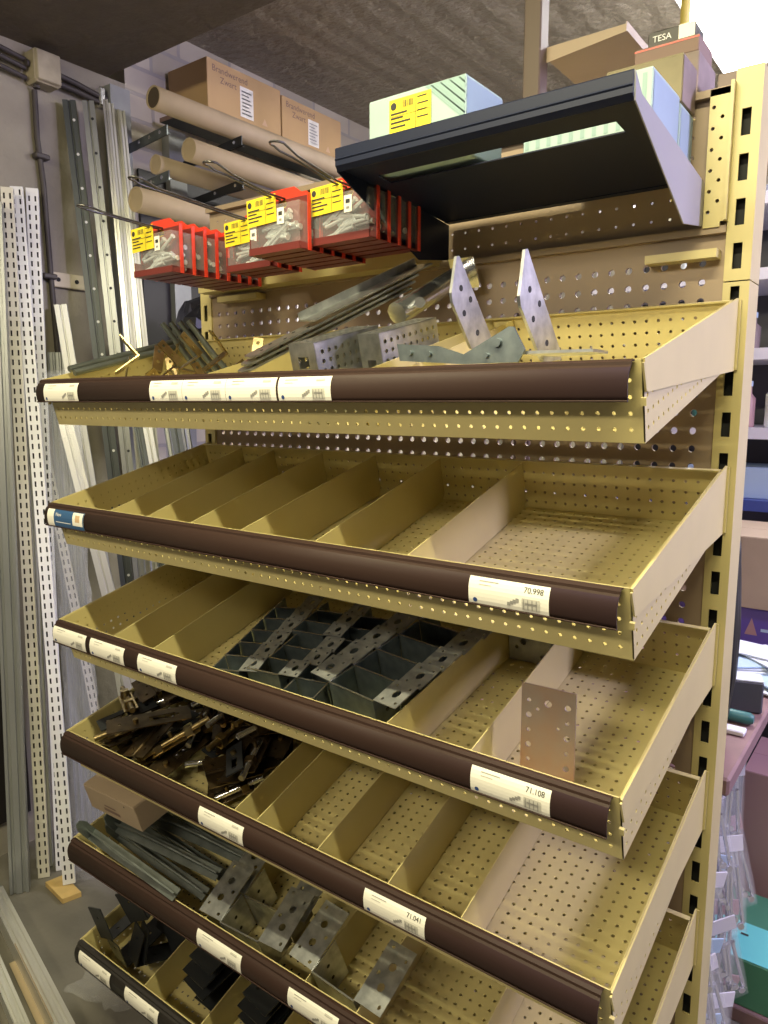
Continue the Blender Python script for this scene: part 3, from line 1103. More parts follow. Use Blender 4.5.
# ---------------------------------------------------------------- tube rack, tubes and cartons along the left wall
t = thing('tube_rack', 'grey wall rack with black arms carrying cardboard tubes', 'rack', (WX, 0.40, 0))
for y, L in ((-0.012, 0.215), (0.185, 0.302), (0.70, 0.302)):
    MB().box(0.0, 0.035, y - 0.032, y + 0.032, 0, (Z0 + 0.86) if y < .1 else (Z0 + 0.795)).build('rack_post', 'pillar_paint', t)
    for z in (0.697, 0.577, 0.421):
        a = MB()
        s_ = 0.084
        a.prism([(0.035, -0.012), (L, -0.014 + L * s_), (L, 0.012 + L * s_), (0.035, 0.014)], (0, y + 0.023, Z0 + z), (1, 0, 0), (0, 0, 1), 0.004)
        a.box(0.034, L, y + 0.023, y + 0.030, Z0 + z + 0.008, Z0 + z + 0.010)
        arm = a.build('rack_arm', 'grey_steel' if y < 0.1 else 'black_steel', t)
        for k in range(3):
            xx = 0.09 + (L - 0.12) / 2 * k
            MB().cyl((xx, y + 0.0165, Z0 + z + xx * s_), (xx, y + 0.0190, Z0 + z + xx * s_), 0.005, 8).build('bolt_head', 'bright_steel', arm)
MB().box(0.04, 0.40, -0.045, 0.90, Z0 + 0.085, Z0 + 0.10).build('rack_shelf', 'dark_profile', t)
MB().box(0.002, 0.012, 0.055, 1.10, Z0 - 0.10, Z0 + 0.66).build('dark_backing', 'black_plastic', t)  # added dark sheet for the shade and dark stuff below the tubes


def card_tube(label, x, z, y0, y1, r):
    t = thing('cardboard_tube', label, 'tube', (x, y0, z), group='cardboard tubes on the rack')
    mb = MB()
    n, ri = 24, r * 0.88
    L = y1 - y0
    vs = []
    for y, rr in ((0, ri), (0, r), (L, r), (L, ri)):
        vs += [(rr * math.cos(2 * PI * k / n), y, rr * math.sin(2 * PI * k / n)) for k in range(n)]
    fs = []
    for a in range(4):
        b = (a + 1) % 4
        fs += [(a * n + k, a * n + (k + 1) % n, b * n + (k + 1) % n, b * n + k)[::-1] for k in range(n)]
    mb.add(vs, fs, 'card_tube')
    mb.s = [True if i // n in (1, 3) else False for i in range(len(fs))]
    mb.build('tube_wall', 'card_tube', t)
    dk = r > 0.0299 and x < -1.54 and z > Z0 + 0.7
    MB().cyl((0, 0.003, 0), (0, 0.008, 0), ri * 0.99, 20).build('end_disc', 'tube_shade' if dk else 'card_tube', t)  # big tube: dark disc paints the shade in its open end


card_tube('large cardboard tube on the top arms in front of the cartons', -1.545, Z0 + 0.7665, 0.335, 1.75, 0.030)
card_tube('cardboard tube lying on the middle arms against the wall', -1.640, Z0 + 0.632, 0.405, 1.6, 0.0265)
card_tube('cardboard tube at the outer end of the middle arms', -1.505, Z0 + 0.6480, 0.415, 1.6, 0.0310)
card_tube('cardboard tube on the lowest arms, outermost', -1.540, Z0 + 0.492, 0.262, 1.5, 0.032)
card_tube('small cardboard tube on the lowest arms nearer the wall', -1.625, Z0 + 0.480, 0.44, 1.5, 0.025)


def prints_c(nm):
    def f(w, d, h):
        it = [('r', d * 0.42, d * 0.60, h * 0.16, h * 0.74, 'label_paper')]
        for k in range(7):
            it.append(('r', d * 0.44, d * (0.58 - 0.02 * (k % 3)), h * (0.22 + 0.07 * k), h * (0.245 + 0.07 * k), 'grey_ink'))
        it.append(('t', d * 0.06, h * 0.80, nm, 0.026, 'brown_card'))
        it.append(('t', d * 0.16, h * 0.62, 'Zwart', 0.026, 'brown_card'))
        it.append(('q', [(d * 0.72, h * 0.16), (d * 0.80, h * 0.16), (d * 0.76, h * 0.30)], 'label_tan'))
        return [((w / 2, -d / 2, 0), (0, 1, 0), (0, 0, 1), it)]
    return f


rk = thing('shelf_board', 'dark board under the two cartons above the big tube', 'board', (-1.69, 0.9, Z0 + 0.7915))
rk.location.z = Z0 + 0.800
MB().cbox(-0.072, 0.072, -0.38, 0.40, 0, 0.014, 0.002).build('board', 'dark_profile', rk)
MB().box(-0.072, 0.072, -0.381, -0.379, 0.001, 0.013).build('board_edge', 'brown_card', rk)
box_thing('cardboard_carton', 'brown carton with marker writing on the rack, nearer one', -1.785, -1.605, 0.575, 0.880, Z0 + 0.8145, Z0 + 0.966, 'cardboard', prints_c('Brandwerend'))
box_thing('cardboard_carton', 'brown carton with marker writing on the rack, farther one', -1.785, -1.605, 0.886, 1.186, Z0 + 0.8145, Z0 + 0.956, 'cardboard', prints_c('Brandwerend'))


def blob(name, label, cat, loc, sx, sy, sz, m, seed, n=18, amp=0.25):
    """crumpled bag: a folded closed surface"""
    r = random.Random(seed)
    ph = [r.uniform(0, 6.28) for _ in range(12)]
    vs, fs = [], []
    rows_ = n // 2
    for j in range(rows_ + 1):
        th = PI * j / rows_
        for i in range(n):
            a = 2 * PI * i / n
            q = 1 + amp * (math.sin(3 * a + ph[0] + th * 2) * .4 + math.sin(7 * a + ph[1] - th * 3) * .3 + math.sin(5 * th + ph[2] + 2 * a) * .4 + r.uniform(-.35, .35))
            vs.append((sx * q * math.sin(th) * math.cos(a), sy * q * math.sin(th) * math.sin(a), max(0.0, sz * (1 + math.cos(th) * (q if j else 1)))))
    for j in range(rows_):
        for i in range(n):
            fs.append((j * n + i, (j + 1) * n + i, (j + 1) * n + (i + 1) % n, j * n + (i + 1) % n))
    mb = MB()
    mb.add(vs, fs, m)
    o = mb.build(name, m)
    o.location = loc
    return tag(o, label, cat)


blob('plastic_bag', 'crumpled black plastic bag on the rack shelf under the tubes', 'bag', (-1.52, 0.50, Z0 + 0.101), 0.10, 0.12, 0.080, 'black_bag', 3)
blob('plastic_bag', 'crumpled white plastic bag on the rack shelf behind the black one', 'bag', (-1.48, 0.74, Z0 + 0.101), 0.07, 0.09, 0.09, 'white_bag', 5)
blob('plastic_bag', 'pale crumpled plastic bag lying on the floor behind the lower trays', 'bag', (-1.02, 0.50, 0.001), 0.16, 0.14, 0.12, 'white_bag', 8)

# ---------------------------------------------------------------- cables and junction box
t = thing('junction_box', 'beige junction box on the left wall under the beam', 'box', (WX, 0.160, Z0 + 0.79))
MB().cbox(0.001, 0.055, -0.036, 0.036, 0, 0.082, 0.006).build('box_body', 'junction', t)
MB().cbox(0.055, 0.061, -0.033, 0.033, 0.004, 0.078, 0.003).build('lid', 'junction', t)
for dy, dz in ((-0.02, -0.004), (0.028, 0.02), (0.028, 0.045), (-0.040, 0.045)):
    MB().cyl((0.028, dy, dz), (0.028, dy + (0.008 if dz > 0 and dy > 0 else (-0.006 if dy < -.03 else 0)), dz - (0.006 if dz < 0 else 0)), 0.009, 10).build('gland', 'cable', t)
c = MB().tube([(WX + 0.012, 0.142, Z0 + 0.780), (WX + 0.012, 0.141, Z0 + 0.66), (WX + 0.012, 0.150, Z0 + 0.55), (WX + 0.012, 0.155, Z0 + 0.30),
               (WX + 0.012, 0.160, Z0 + 0.1), (WX + 0.012, 0.162, Z0 - 0.4), (WX + 0.012, 0.165, 0.02)], 0.0075, 8).build('cable', 'cable')
tag(c, 'dark cable running down the left wall from the junction box', 'cable')
for i, z in enumerate((0.615, 0.305)):
    tag(MB().cbox(WX + 0.001, WX + 0.026, 0.128, 0.168, Z0 + z - 0.007, Z0 + z + 0.007, 0.003).build('cable_clip', 'cable'),
        ['cable clip on the wall cable, upper one below the junction box', 'cable clip on the wall cable beside the pale wall plate'][i], 'clip')
for i, dz in enumerate((0.0, 0.022)):
    c = MB().tube([(WX + 0.02, 0.205, Z0 + 0.815 + dz), (WX + 0.02, 0.26, Z0 + 0.812 + dz * .9), (WX + 0.02, 0.31, Z0 + 0.806 + dz * .8), (WX + 0.02, 0.352, Z0 + 0.802 + dz * .8)], 0.008, 8).build('cable', 'cable')
    tag(c, ['lower horizontal cable from the junction box to the rack post', 'upper horizontal cable from the junction box to the rack post'][i], 'cable')
for i, dz in enumerate((0.0, 0.024, 0.045)):
    c = MB().tube([(WX + 0.02, 0.117, Z0 + 0.80 + dz), (WX + 0.022, 0.05, Z0 + 0.808 + dz), (WX + 0.018, -0.2, Z0 + 0.805 + dz)], 0.0065, 8).build('cable', 'cable')
    tag(c, ['lowest of the cables entering the junction box from the near side', 'middle of the cables entering the junction box from the near side', 'topmost of the cables entering the junction box from the near side'][i], 'cable')
tag(MB().cbox(WX + 0.001, WX + 0.03, 0.325, 0.345, Z0 + 0.795, Z0 + 0.845, 0.004).build('cable_clamp', 'bright_steel'), 'metal clamp around the horizontal cables by the rack post', 'clamp')
t = thing('wall_plate', 'pale wooden plate screwed to the left wall', 'plate', (WX, 0.20, Z0 + 0.30))
MB().cbox(0.001, 0.014, -0.045, 0.09, -0.02, 0.02, 0.002).build('plate', 'wall_plate', t)
for yy in (-0.025, 0.03):
    MB().cyl((0.014, yy, 0), (0.016, yy, 0), 0.006, 8).build('screw_head', 'hole_dark', t)

# ---------------------------------------------------------------- rails leaning on the left wall


def rail_frame(foot, top, face=-0.62):
    """matrix: z along the rail, -y towards the aisle"""
    f, tp = Vector(foot), Vector(top)
    d = (tp - f)
    L = d.length
    zc = d.normalized()
    fr = Vector((math.cos(face), math.sin(face), 0))
    yc = -(fr - zc * fr.dot(zc)).normalized()
    xc = yc.cross(zc)
    M = Matrix(((xc.x, yc.x, zc.x, f.x), (xc.y, yc.y, zc.y, f.y), (xc.z, yc.z, zc.z, f.z), (0, 0, 0, 1)))
    return M, L


def slotted_rail(label, foot, top, w=0.030, m='white_rail', pitch=0.0245):
    M, L = rail_frame(foot, top)
    t = thing('slotted_rail', label, 'rail', M=M)
    mb = MB()
    ys, H_ = [0.0], {}
    z = 0.012
    while z + 0.02 < L:
        ys += [z, z + 0.0145]
        H_[1, len(ys) - 2] = 'open'
        H_[3, len(ys) - 2] = 'open'
        z += pitch
    ys.append(L)
    sw = 0.0042
    xs = [-w / 2, -w * 0.25 - sw / 2, -w * 0.25 + sw / 2, w * 0.25 - sw / 2, w * 0.25 + sw / 2, w / 2]
    mb.sheet((0, -0.001, 0), (1, 0, 0), (0, 0, 1), xs, ys, H_, 0.0014)
    mb.box(-w / 2, -w / 2 + 0.0014, 0.0005, 0.014, 0, L)
    mb.box(w / 2 - 0.0014, w / 2, 0.0005, 0.014, 0, L)
    mb.build('rail_face', m, t)
    MB().box(-w / 2 + 0.002, w / 2 - 0.002, 0.0125, 0.014, 0, L).build('rail_back', 'hole_backing', t)
    return t


def channel(label, foot, top, w=0.04, d=0.025, m='grey_profile', ribs=2, name='steel_profile', holes=0, face=-0.62):
    M, L = rail_frame(foot, top, face)
    t = thing(name, label, 'profile', M=M)
    mb = MB()
    pts = [(-w / 2, d), (-w / 2, 0)]
    for k in range(ribs):
        a = -w / 2 + w * (k + 0.5) / ribs
        pts += [(a - w * 0.10, 0), (a - w * 0.06, 0.005), (a + w * 0.06, 0.005), (a + w * 0.10, 0)]
    pts += [(w / 2, 0), (w / 2, d)]
    poly = pts + [(x + (0.0016 if x < -w / 2 + .001 else (-0.0016 if x > w / 2 - .001 else 0)), y + (0.0016 if y < d - .001 else 0)) for x, y in reversed(pts)]
    n = len(poly)
    vs = [(x, y, 0) for x, y in poly] + [(x, y, L) for x, y in poly]
    fs = [(i, (i + 1) % n, n + (i + 1) % n, n + i) for i in range(n)]
    k = len(pts)
    for b in (0, n):
        for i in range(k - 1):
            q = (b + i, b + i + 1, b + n - 2 - i, b + n - 1 - i)
            fs.append(q if b else q[::-1])
    mb.add(vs, fs)
    mb.build('profile', m, t)
    if holes:
        hm = MB()
        z = 0.05
        while z < L - 0.02:
            hm.cyl((w * 0.22, -0.0006, z), (w * 0.22, 0.0004, z), 0.004, 8)
            z += holes
        tag(hm.build('hole_row', 'hole_dark' if m != 'dark_profile' else 'white_rail', t), kind='stuff')
    return t


def Q(x, y, z):
    return (x, y, Z0 + z)


slotted_rail('bright white slotted rail standing on a wooden chip', (-1.508, -0.062, 0.017), Q(-1.765, 0.062, 0.517))
slotted_rail('white slotted rail leaning just behind the brightest one', (-1.60, -0.030, 0.002), Q(-1.772, 0.108, 0.524))
slotted_rail('narrow cream slotted rail leaning behind the ends of the trays', (-1.60, 0.150, 0.002), Q(-1.770, 0.085, -0.110), 0.024, 'cream_rail')
slotted_rail('white slotted rail at the back of the bundle by the dark corner', (-1.655, -0.045, 0.002), Q(-1.776, 0.050, 0.500), 0.028, 'cream_rail')
channel('grey steel profile wrapped in film, leftmost in the corner', (-1.672, -0.098, 0.002), Q(-1.772, 0.012, 0.45), 0.045, 0.03, 'grey_profile', 2)
channel('grey steel profile wrapped in film beside the slotted rails', (-1.630, -0.072, 0.002), Q(-1.766, 0.042, 0.47), 0.040, 0.03, 'pale_profile', 2)
channel('ribbed grey profile leaning behind the bright slotted rail', (-1.700, 0.110, 0.002), Q(-1.760, 0.150, 0.10), 0.062, 0.03, 'grey_profile', 4)
channel('galvanised channel with blunt top leaning against the pale wall plate', (-1.52, 0.190, 0.002), Q(-1.765, 0.165, 0.228), 0.032, 0.02, 'pale_profile', 1)
channel('dark steel angle with a row of holes leaning on the wall', (-1.560, 0.245, 0.002), Q(-1.760, 0.222, 0.775), 0.034, 0.03, 'dark_profile', 1, 'steel_angle', 0.09)
channel('grey steel angle with holes beside the dark one', (-1.54, 0.268, 0.002), Q(-1.740, 0.268, 0.770), 0.030, 0.03, 'grey_profile', 1, 'steel_angle', 0.09)
for i, (dx, mm) in enumerate(((0.0, 'aluminium'), (0.019, 'pale_profile'), (0.038, 'aluminium'), (0.057, 'pale_profile'))):
    channel(['first', 'second', 'third', 'fourth'][i] + ' bright strip from the dark angle in the bundle before the rack post',
            (-1.55 + dx * .5, 0.262 + dx * 1.0 + 0.03, 0.002), (-1.735 + dx * .25, 0.318 + dx * 0.75, Z0 + 0.80 - 0.01 * i), 0.014, 0.012, mm, 1)
channel('long bluish steel channel leaning low behind the second tray', (-1.44, 0.215, 0.002), Q(-1.76, 0.135, 0.02), 0.036, 0.02, 'aluminium', 1)
channel('dark channel leaning low behind the trays next to the ribbed profile', (-1.40, 0.30, 0.002), Q(-1.72, 0.345, -0.03), 0.040, 0.02, 'dark_profile', 2, 'steel_profile', 0.1)
channel('white strip leaning low behind the second and third trays', (-1.33, 0.30, 0.002), Q(-1.62, 0.30, 0.03), 0.024, 0.02, 'pale_profile', 1)
channel('corrugated grey profile leaning behind the third tray', (-1.30, 0.36, 0.002), Q(-1.56, 0.36, 0.02), 0.070, 0.02, 'grey_profile', 5)
channel('black steel strip leaning behind the tray with joist hangers', (-1.22, 0.30, 0.002), Q(-1.50, 0.32, -0.05), 0.03, 0.02, 'dark_profile', 1)
# plastic film around the lower bundle
fm = MB()
M_, L_ = rail_frame((-1.545, -0.010, 0.006), Q(-1.70, 0.085, 0.05))
n = 14
rr = random.Random(2)
vs, fs = [], []
R_ = 26
for j in range(R_):
    for i in range(n):
        a = 2 * PI * i / n
        q = 1 + rr.uniform(-.16, .16)
        vs.append(M_ @ Vector((0.042 * q * math.cos(a), 0.028 * q * math.sin(a) + 0.052, L_ * j / (R_ - 1))))
for j in range(R_ - 1):
    for i in range(n):
        fs.append((j * n + i, j * n + (i + 1) % n, (j + 1) * n + (i + 1) % n, (j + 1) * n + i))
fm.add(vs, fs)
tag(fm.build('film_sleeve', 'film'), 'crinkled clear plastic sleeve around the rails by the dark corner', 'plastic sleeve')
t = thing('black_board', 'black board with protruding pegs standing in the dark left corner', 'board', (-1.775, -0.20, 0))
MB().cbox(-0.012, 0.012, -0.14, 0.055, 0.002, Z0 + 0.02, 0.002).build('board', 'black_plastic', t)
for zz_ in (0.204, 0.446):
    MB().cyl((-0.024, 0.175, Z0 + zz_), (0.075, 0.175, Z0 + zz_), 0.010, 8).build('peg', 'black_steel', t)
MB().box(-0.024, -0.012, 0.05, 0.19, 0.1, Z0 + 0.47).build('peg_strip', 'black_plastic', t)
w = MB().prism([(-0.055, -0.018), (0.045, -0.028), (0.058, 0.016), (-0.045, 0.028)], (-1.515, -0.075, 0.001), (1, 0, 0), (0, 1, 0), 0.013).build('wood_chip', 'wood_chip')
tag(w, 'small yellow wooden block under the bright slotted rail', 'wood block')

# long profiles on the floor in the near corner
fp = [((-1.60, -0.205), (-0.70, -0.410), 0.034, 0.045, 'aluminium', 'white ribbed aluminium profile lying on the floor nearest the trays'),
      ((-1.55, -0.275), (-0.72, -0.470), 0.026, 0.030, 'pale_profile', 'narrow pale profile on the floor next to the ribbed one'),
      ((-1.56, -0.330), (-0.74, -0.520), 0.020, 0.030, 'dark_profile', 'dark narrow profile on the floor between two pale ones'),
      ((-1.56, -0.372), (-0.74, -0.560), 0.016, 0.030, 'aluminium', 'thin bright profile on the floor beside the dark one'),
      ((-1.56, -0.405), (-0.74, -0.595), 0.020, 0.034, 'pale_profile', 'cream coloured profile on the floor, farthest from the trays')]
for (x0, y0), (x1, y1), w_, h_, m_, lab in fp:
    v = Vector((x1 - x0, y1 - y0, 0))
    L = v.length
    t = thing('floor_profile', lab, 'profile', (x0, y0, 0.001), (0, 0, math.atan2(v.y, v.x)))
    mb = MB()
    q = w_ / 2
    prof = [(-q, 0), (q, 0), (q, h_), (q * 0.55, h_), (q * 0.45, h_ - 0.004), (q * 0.1, h_ - 0.004), (0, h_), (-q * 0.4, h_), (-q * 0.5, h_ - 0.004), (-q * 0.8, h_ - 0.004), (-q, h_)]
    mb.prism(prof, (0, 0, 0), (0, 1, 0), (0, 0, 1), L)
    mb.build('profile', m_, t)
    MB().box(-0.004, 0, -q, q, 0, h_).build('end_cap', 'grey_profile', t)
t = thing('cardboard_sleeve', 'piece of cardboard tucked around the profiles on the floor', 'cardboard', (-1.24, -0.318, 0.001), (0, 0, -0.225))
MB().box(-0.14, 0.14, 0.0155, 0.0165, 0, 0.045).build('flap', 'card_tube', t)
MB().box(-0.14, 0.14, 0.0005, 0.0155, 0, 0.0015).build('base_flap', 'card_tube', t)
rr = random.Random(6)
mb = MB()
n = 12
vs = [(-1.20 + 0.16 * i / n + rr.uniform(-.006, .006), -0.26 + 0.13 * j / n + rr.uniform(-.006, .006) + 0.04 * i / n, 0.003 + rr.uniform(0, 0.014)) for j in range(n + 1) for i in range(n + 1)]
fs = [(j * (n + 1) + i, j * (n + 1) + i + 1, (j + 1) * (n + 1) + i + 1, (j + 1) * (n + 1) + i) for j in range(n) for i in range(n)]
mb.add(vs, fs)
tag(mb.build('plastic_film', 'film'), 'crumpled clear film lying on the floor in front of the lowest tray', 'plastic film')

# ---------------------------------------------------------------- goods in the trays
def hole_plate(w, h, holes, t=0.002):
    """flat plate w x h in the xy plane with round holes [(x, y, r)], cut on a grid around each hole"""
    xs, ys = {0.0, w}, {0.0, h}
    for x, y, r in holes:
        q = r + 0.0012
        xs |= {round(x - q, 5), round(x + q, 5)}
        ys |= {round(y - q, 5), round(y + q, 5)}
    return sorted(xs), sorted(ys)


def holed(mb, O, U, V, w, h, holes, t, m=None):
    """holes must sit on distinct grid cells"""
    xs, ys = hole_plate(w, h, holes)
    H_ = {}
    for x, y, r in holes:
        i = max(k for k in range(len(xs) - 1) if xs[k] <= x)
        j = max(k for k in range(len(ys) - 1) if ys[k] <= y)
        H_[i, j] = (min(r, (xs[i + 1] - xs[i]) / 2 * .95), min(r, (ys[j + 1] - ys[j]) / 2 * .95))
    return mb.sheet(O, U, V, xs, ys, H_, t, m)


def joist_hanger(w, d, h, fw, fl, left=True, right=True, m='dark_galvanised', name='joist_hanger', tip=0.10):
    """U channel standing on end, open to the back, with holed wings folded out at its top"""
    t = thing(name, '', 'joist hanger')
    q = 0.0015
    u = MB()
    u.box(-w / 2, w / 2, 0, q, 0, h)
    u.box(-w / 2, -w / 2 + q, q, d, 0, h)
    u.box(w / 2 - q, w / 2, q, d, 0, h)
    rim = 'bright_steel'
    u.mi(m)
    u.m = [0] * len(u.f)
    u.box(-w / 2 - 0.0003, w / 2 + 0.0003, -0.0003, q + 0.0003, h, h + 0.0012, rim)
    u.box(-w / 2 - 0.0003, -w / 2 + q, q, d, h, h + 0.0012, rim)
    u.box(w / 2 - q, w / 2 + 0.0003, q, d, h, h + 0.0012, rim)
    ch = u.build('channel', m, t)
    for s in (-1, 1):
        hb = MB()
        for zz in (h * 0.35, h * 0.7):
            hb.cyl((s * (w / 2 + 0.0002), d * 0.5, zz), (s * (w / 2 - q - 0.0002), d * 0.5, zz), 0.003, 8)
        tag(hb.build('nail_holes', 'hole_dark', ch), kind='stuff')
    for s, on in ((-1, left), (1, right)):
        if not on:
            continue
        f = MB()
        big = min(fw, fl) * (0.20 if fl < 0.06 else 0.13)
        O = Vector((s * w / 2, fl * 0.02, h + 0.0022))
        holes = ([(fl * 0.34, fw * 0.52, big), (fl * 0.66, fw * 0.56, big)] if fl > 0.06 else [(fl * 0.50, fw * 0.55, big)]) + [(fl * 0.16, fw * 0.22, 0.0022), (fl * 0.85, fw * 0.30, 0.0022), (fl * 0.82, fw * 0.82, 0.0022), (fl * 0.2, fw * 0.80, 0.0022)]
        if fl > 0.06:
            holes = holes[:2] + [(fl * 0.10, fw * 0.24, 0.003), (fl * 0.50, fw * 0.20, 0.003), (fl * 0.90, fw * 0.78, 0.003), (fl * 0.16, fw * 0.86, 0.003)]
        V = Vector((s, 0, tip * .3)).normalized()
        U = Vector((0, 1, tip)).normalized()
        if s > 0:
            # keep the sheet facing up
            holed(f, O + U * fl, -U, V, fl, fw, holes, 0.0015)
        else:
            holed(f, O, U, V, fl, fw, holes, 0.0015)
        f.build('wing', 'galvanised' if m != 'dark_galvanised' else 'wing_zinc', t)
    return t


mat('wing_zinc', (0.45, 0.46, 0.46), 0.42, 0.75, color2=(0.30, 0.31, 0.32), vscale=50)

# nested hangers in the third tray
SETS = [  # x at the front, s at the front, turn, width, depth, height, pitch, count, wing width, wing length, left, right, what
    (-0.566, 0.318, 0.24, 0.046, 0.046, 0.060, 0.036, 6, 0.030, 0.034, False, True, 'first hanger stack, nearest the empty far compartments'),
    (-0.505, 0.303, 0.10, 0.056, 0.044, 0.064, 0.034, 6, 0.032, 0.033, False, True, 'second hanger stack from the empty far compartments'),
    (-0.424, 0.322, 0.12, 0.052, 0.044, 0.060, 0.034, 7, 0.018, 0.030, False, False, 'third hanger stack, the one without wings'),
    (-0.344, 0.306, -0.13, 0.078, 0.048, 0.078, 0.044, 5, 0.036, 0.042, True, True, 'fourth hanger stack, the widest'),
]
for si, (x, s, rz, w, d, h, pt, n, fw, fl, le, ri, lab) in enumerate(SETS):
    pr = None
    for i in range(n):
        s_i = s - pt * i * math.cos(rz)
        x_i = x - pt * i * math.sin(rz)
        if s_i < 0.055:
            break
        M = tray_matrix(2, x_i, s_i, 0.0008, rz)
        l = '%s hanger from the front in the %s' % (ORD[i] if i else 'foremost', lab)
        l = l.replace('foremost hanger from the front', 'foremost hanger')
        if pr is None:
            pr = joist_hanger(w, pt - 0.0022, h, fw, fl, le, ri)
            pr.matrix_world = M
            tag(pr, l, group='joist hangers in the tray')
        else:
            dup(pr, l, 'joist hangers in the tray', M=M)
# two flat plates standing behind them
for i, (x, s, rz) in enumerate(((-0.232, 0.060, 0.05), (-0.215, 0.050, 0.02))):
    t = thing('nail_plate', ['holed steel plate standing at the back beside the joist hangers', 'holed steel plate standing against the back of the tray'][i], 'plate',
              M=tray_matrix(2, x, s, 0.001, rz, Matrix.Rotation(math.radians(-8), 4, 'X')), group='plates behind the joist hangers')
    mb = MB()
    holed(mb, (-0.03, 0, 0), (1, 0, 0), (0, 0, 1), 0.064, 0.062, [(0.012, 0.02, 0.0025), (0.022, 0.030, 0.005), (0.040, 0.044, 0.0025), (0.051, 0.012, 0.004)], 0.002)
    mb.build('plate', 'wing_zinc', t)
    MB().box(-0.03, 0.034, 0.0, 0.008, 0.0, 0.0015).build('foot', 'wing_zinc', t)

# leaning angle plate in the right compartment
t = thing('angle_plate', 'perforated zinc angle plate with an orange patch leaning on the ticket strip', 'angle plate', M=tray_matrix(2, -0.104, 0.280, 0.0012, 0.03))
mb = MB()
A = Matrix.Rotation(math.radians(-15), 3, 'X')
U, V = Vector((1, 0, 0)), A @ Vector((0, 0, 1))
W_, H2 = 0.062, 0.106
hs = []
for j, yy in enumerate((0.020, 0.037, 0.054, 0.071, 0.088)):
    hs.append((0.009, yy, 0.0033 if j % 2 else 0.0022))
    hs.append((0.053, yy, 0.0022 if j % 2 else 0.0036))
hs.append((0.031, 0.084, 0.0050))
xs = [0, 0.004, 0.0045, 0.0135, 0.025, 0.037, 0.0485, 0.0575, 0.058, W_]
ys = [0, 0.0155, 0.0245, 0.0325, 0.0415, 0.0495, 0.0585, 0.0665, 0.0755, 0.0835, 0.0925, H2]
HH = {}
for j in range(5):
    HH[2, 1 + 2 * j] = 0.0034 if j % 2 else 0.0024
    HH[6, 1 + 2 * j] = 0.0024 if j % 2 else 0.0036
HH[4, 9] = (0.0042, 0.0042)
HH[3, 8] = 0.0020
HH[5, 6] = 0.0020
mb.sheet((-W_ / 2, 0.002, 0.010), U, V, xs, ys, HH, 0.002, 'orange_zinc')
mb.build('upright_leg', 'orange_zinc', t)
pts = []
ft = MB()
for k in range(7):
    a = PI / 2 * k / 6
    pts.append((0.004 - 0.009 + 0.0 + 0.010 * (1 - math.cos(a)) - 0.001, 0.010 - 0.009 * math.sin(a)))
prof = [(0.002, 0.0125), (0.000, 0.006), (-0.004, 0.0022), (-0.018, 0.0018), (-0.018, 0.0002), (-0.003, 0.0004), (0.003, 0.005), (0.004, 0.0120)]
ft.prism(prof, (-W_ / 2, 0, 0), (0, 1, 0), (0, 0, 1), W_)
ft.build('foot', 'bright_steel', t)

# ---- topmost tray: post brackets
def rounded(poly, r=0.0):
    return poly


PB = [(-0.2215, [(-0.284, 0.117), (-0.199, 0.026), (-0.248, 0.014), (-0.296, 0.067)], 'upright post bracket with two pointed arms, the one nearer the steel tube'),
      (-0.1415, [(-0.286, 0.1185), (-0.186, 0.010), (-0.239, 0.004), (-0.298, 0.061)], 'upright post bracket with tall pointed arm, nearest the right end of the tray')]
for i, (x, q, lab) in enumerate(PB):
    q = [(y, z) for y, z in q]
    t = thing('post_bracket', lab, 'bracket', (x, 0, Z0), group='post brackets in the topmost tray')
    mb = MB()
    # chamfer the four corners of the arm
    pl = []
    for k in range(4):
        a, b, c = Vector(q[k - 1]), Vector(q[k]), Vector(q[(k + 1) % 4])
        r_ = 0.006
        pl += [tuple(b + (a - b).normalized() * r_), tuple(b + (c - b).normalized() * r_)]
    mb.prism(pl, (0, 0, 0), (0, 1, 0), (0, 0, 1), 0.0032)
    mb.build('arm', 'galvanised', t)
    L0, L1 = Vector(q[0]), Vector(q[1])
    R0, R1 = Vector(q[3]), Vector(q[2])
    arm = t.children[0]
    for (u, v) in ((0.20, 0.45), (0.42, 0.25), (0.42, 0.72), (0.78, 0.5)):
        c = (L0.lerp(L1, u)).lerp(R0.lerp(R1, u), v)
        tag(MB().cyl((0.0028, c.x, c.y), (0.0036, c.x, c.y), 0.0035, 10).build('bolt_hole', 'hole_dark', arm))
    # base plate: low strip with a triangular ear, lying against the ticket strip
    bp = MB()
    if i == 0:
        bp.prism([(-0.064, 0.0225), (-0.060, 0.018 - 0.014), (0.022, -0.002), (0.085, -0.002), (0.092, 0.010), (0.079, 0.033), (0.074, 0.0335), (0.022, 0.008), (-0.01, 0.018)],
                 (0, -0.300, 0), (1, 0, 0), (0, 0, 1), -0.003)
        for (u, v, r_) in ((-0.045, 0.012, 0.0028), (-0.02, 0.010, 0.0028), (0.062, 0.018, 0.0045), (0.05, 0.006, 0.0025)):
            bp.cyl((u, -0.3035, v), (u, -0.3005, v), r_, 10, 'hole_dark')
        bp.slots = ['dark_galvanised' if s is None else s for s in bp.slots]
        bp.slots[0] = 'dark_galvanised'
        o = MB()
    else:
        bp.prism([(0.006, -0.295), (0.076, -0.285), (0.076, -0.245), (0.006, -0.235)], (0, 0, 0.010), (1, 0, 0), (0, 1, 0), 0.003)
    bp.build('base_plate', 'dark_galvanised' if i == 0 else 'galvanised', t)

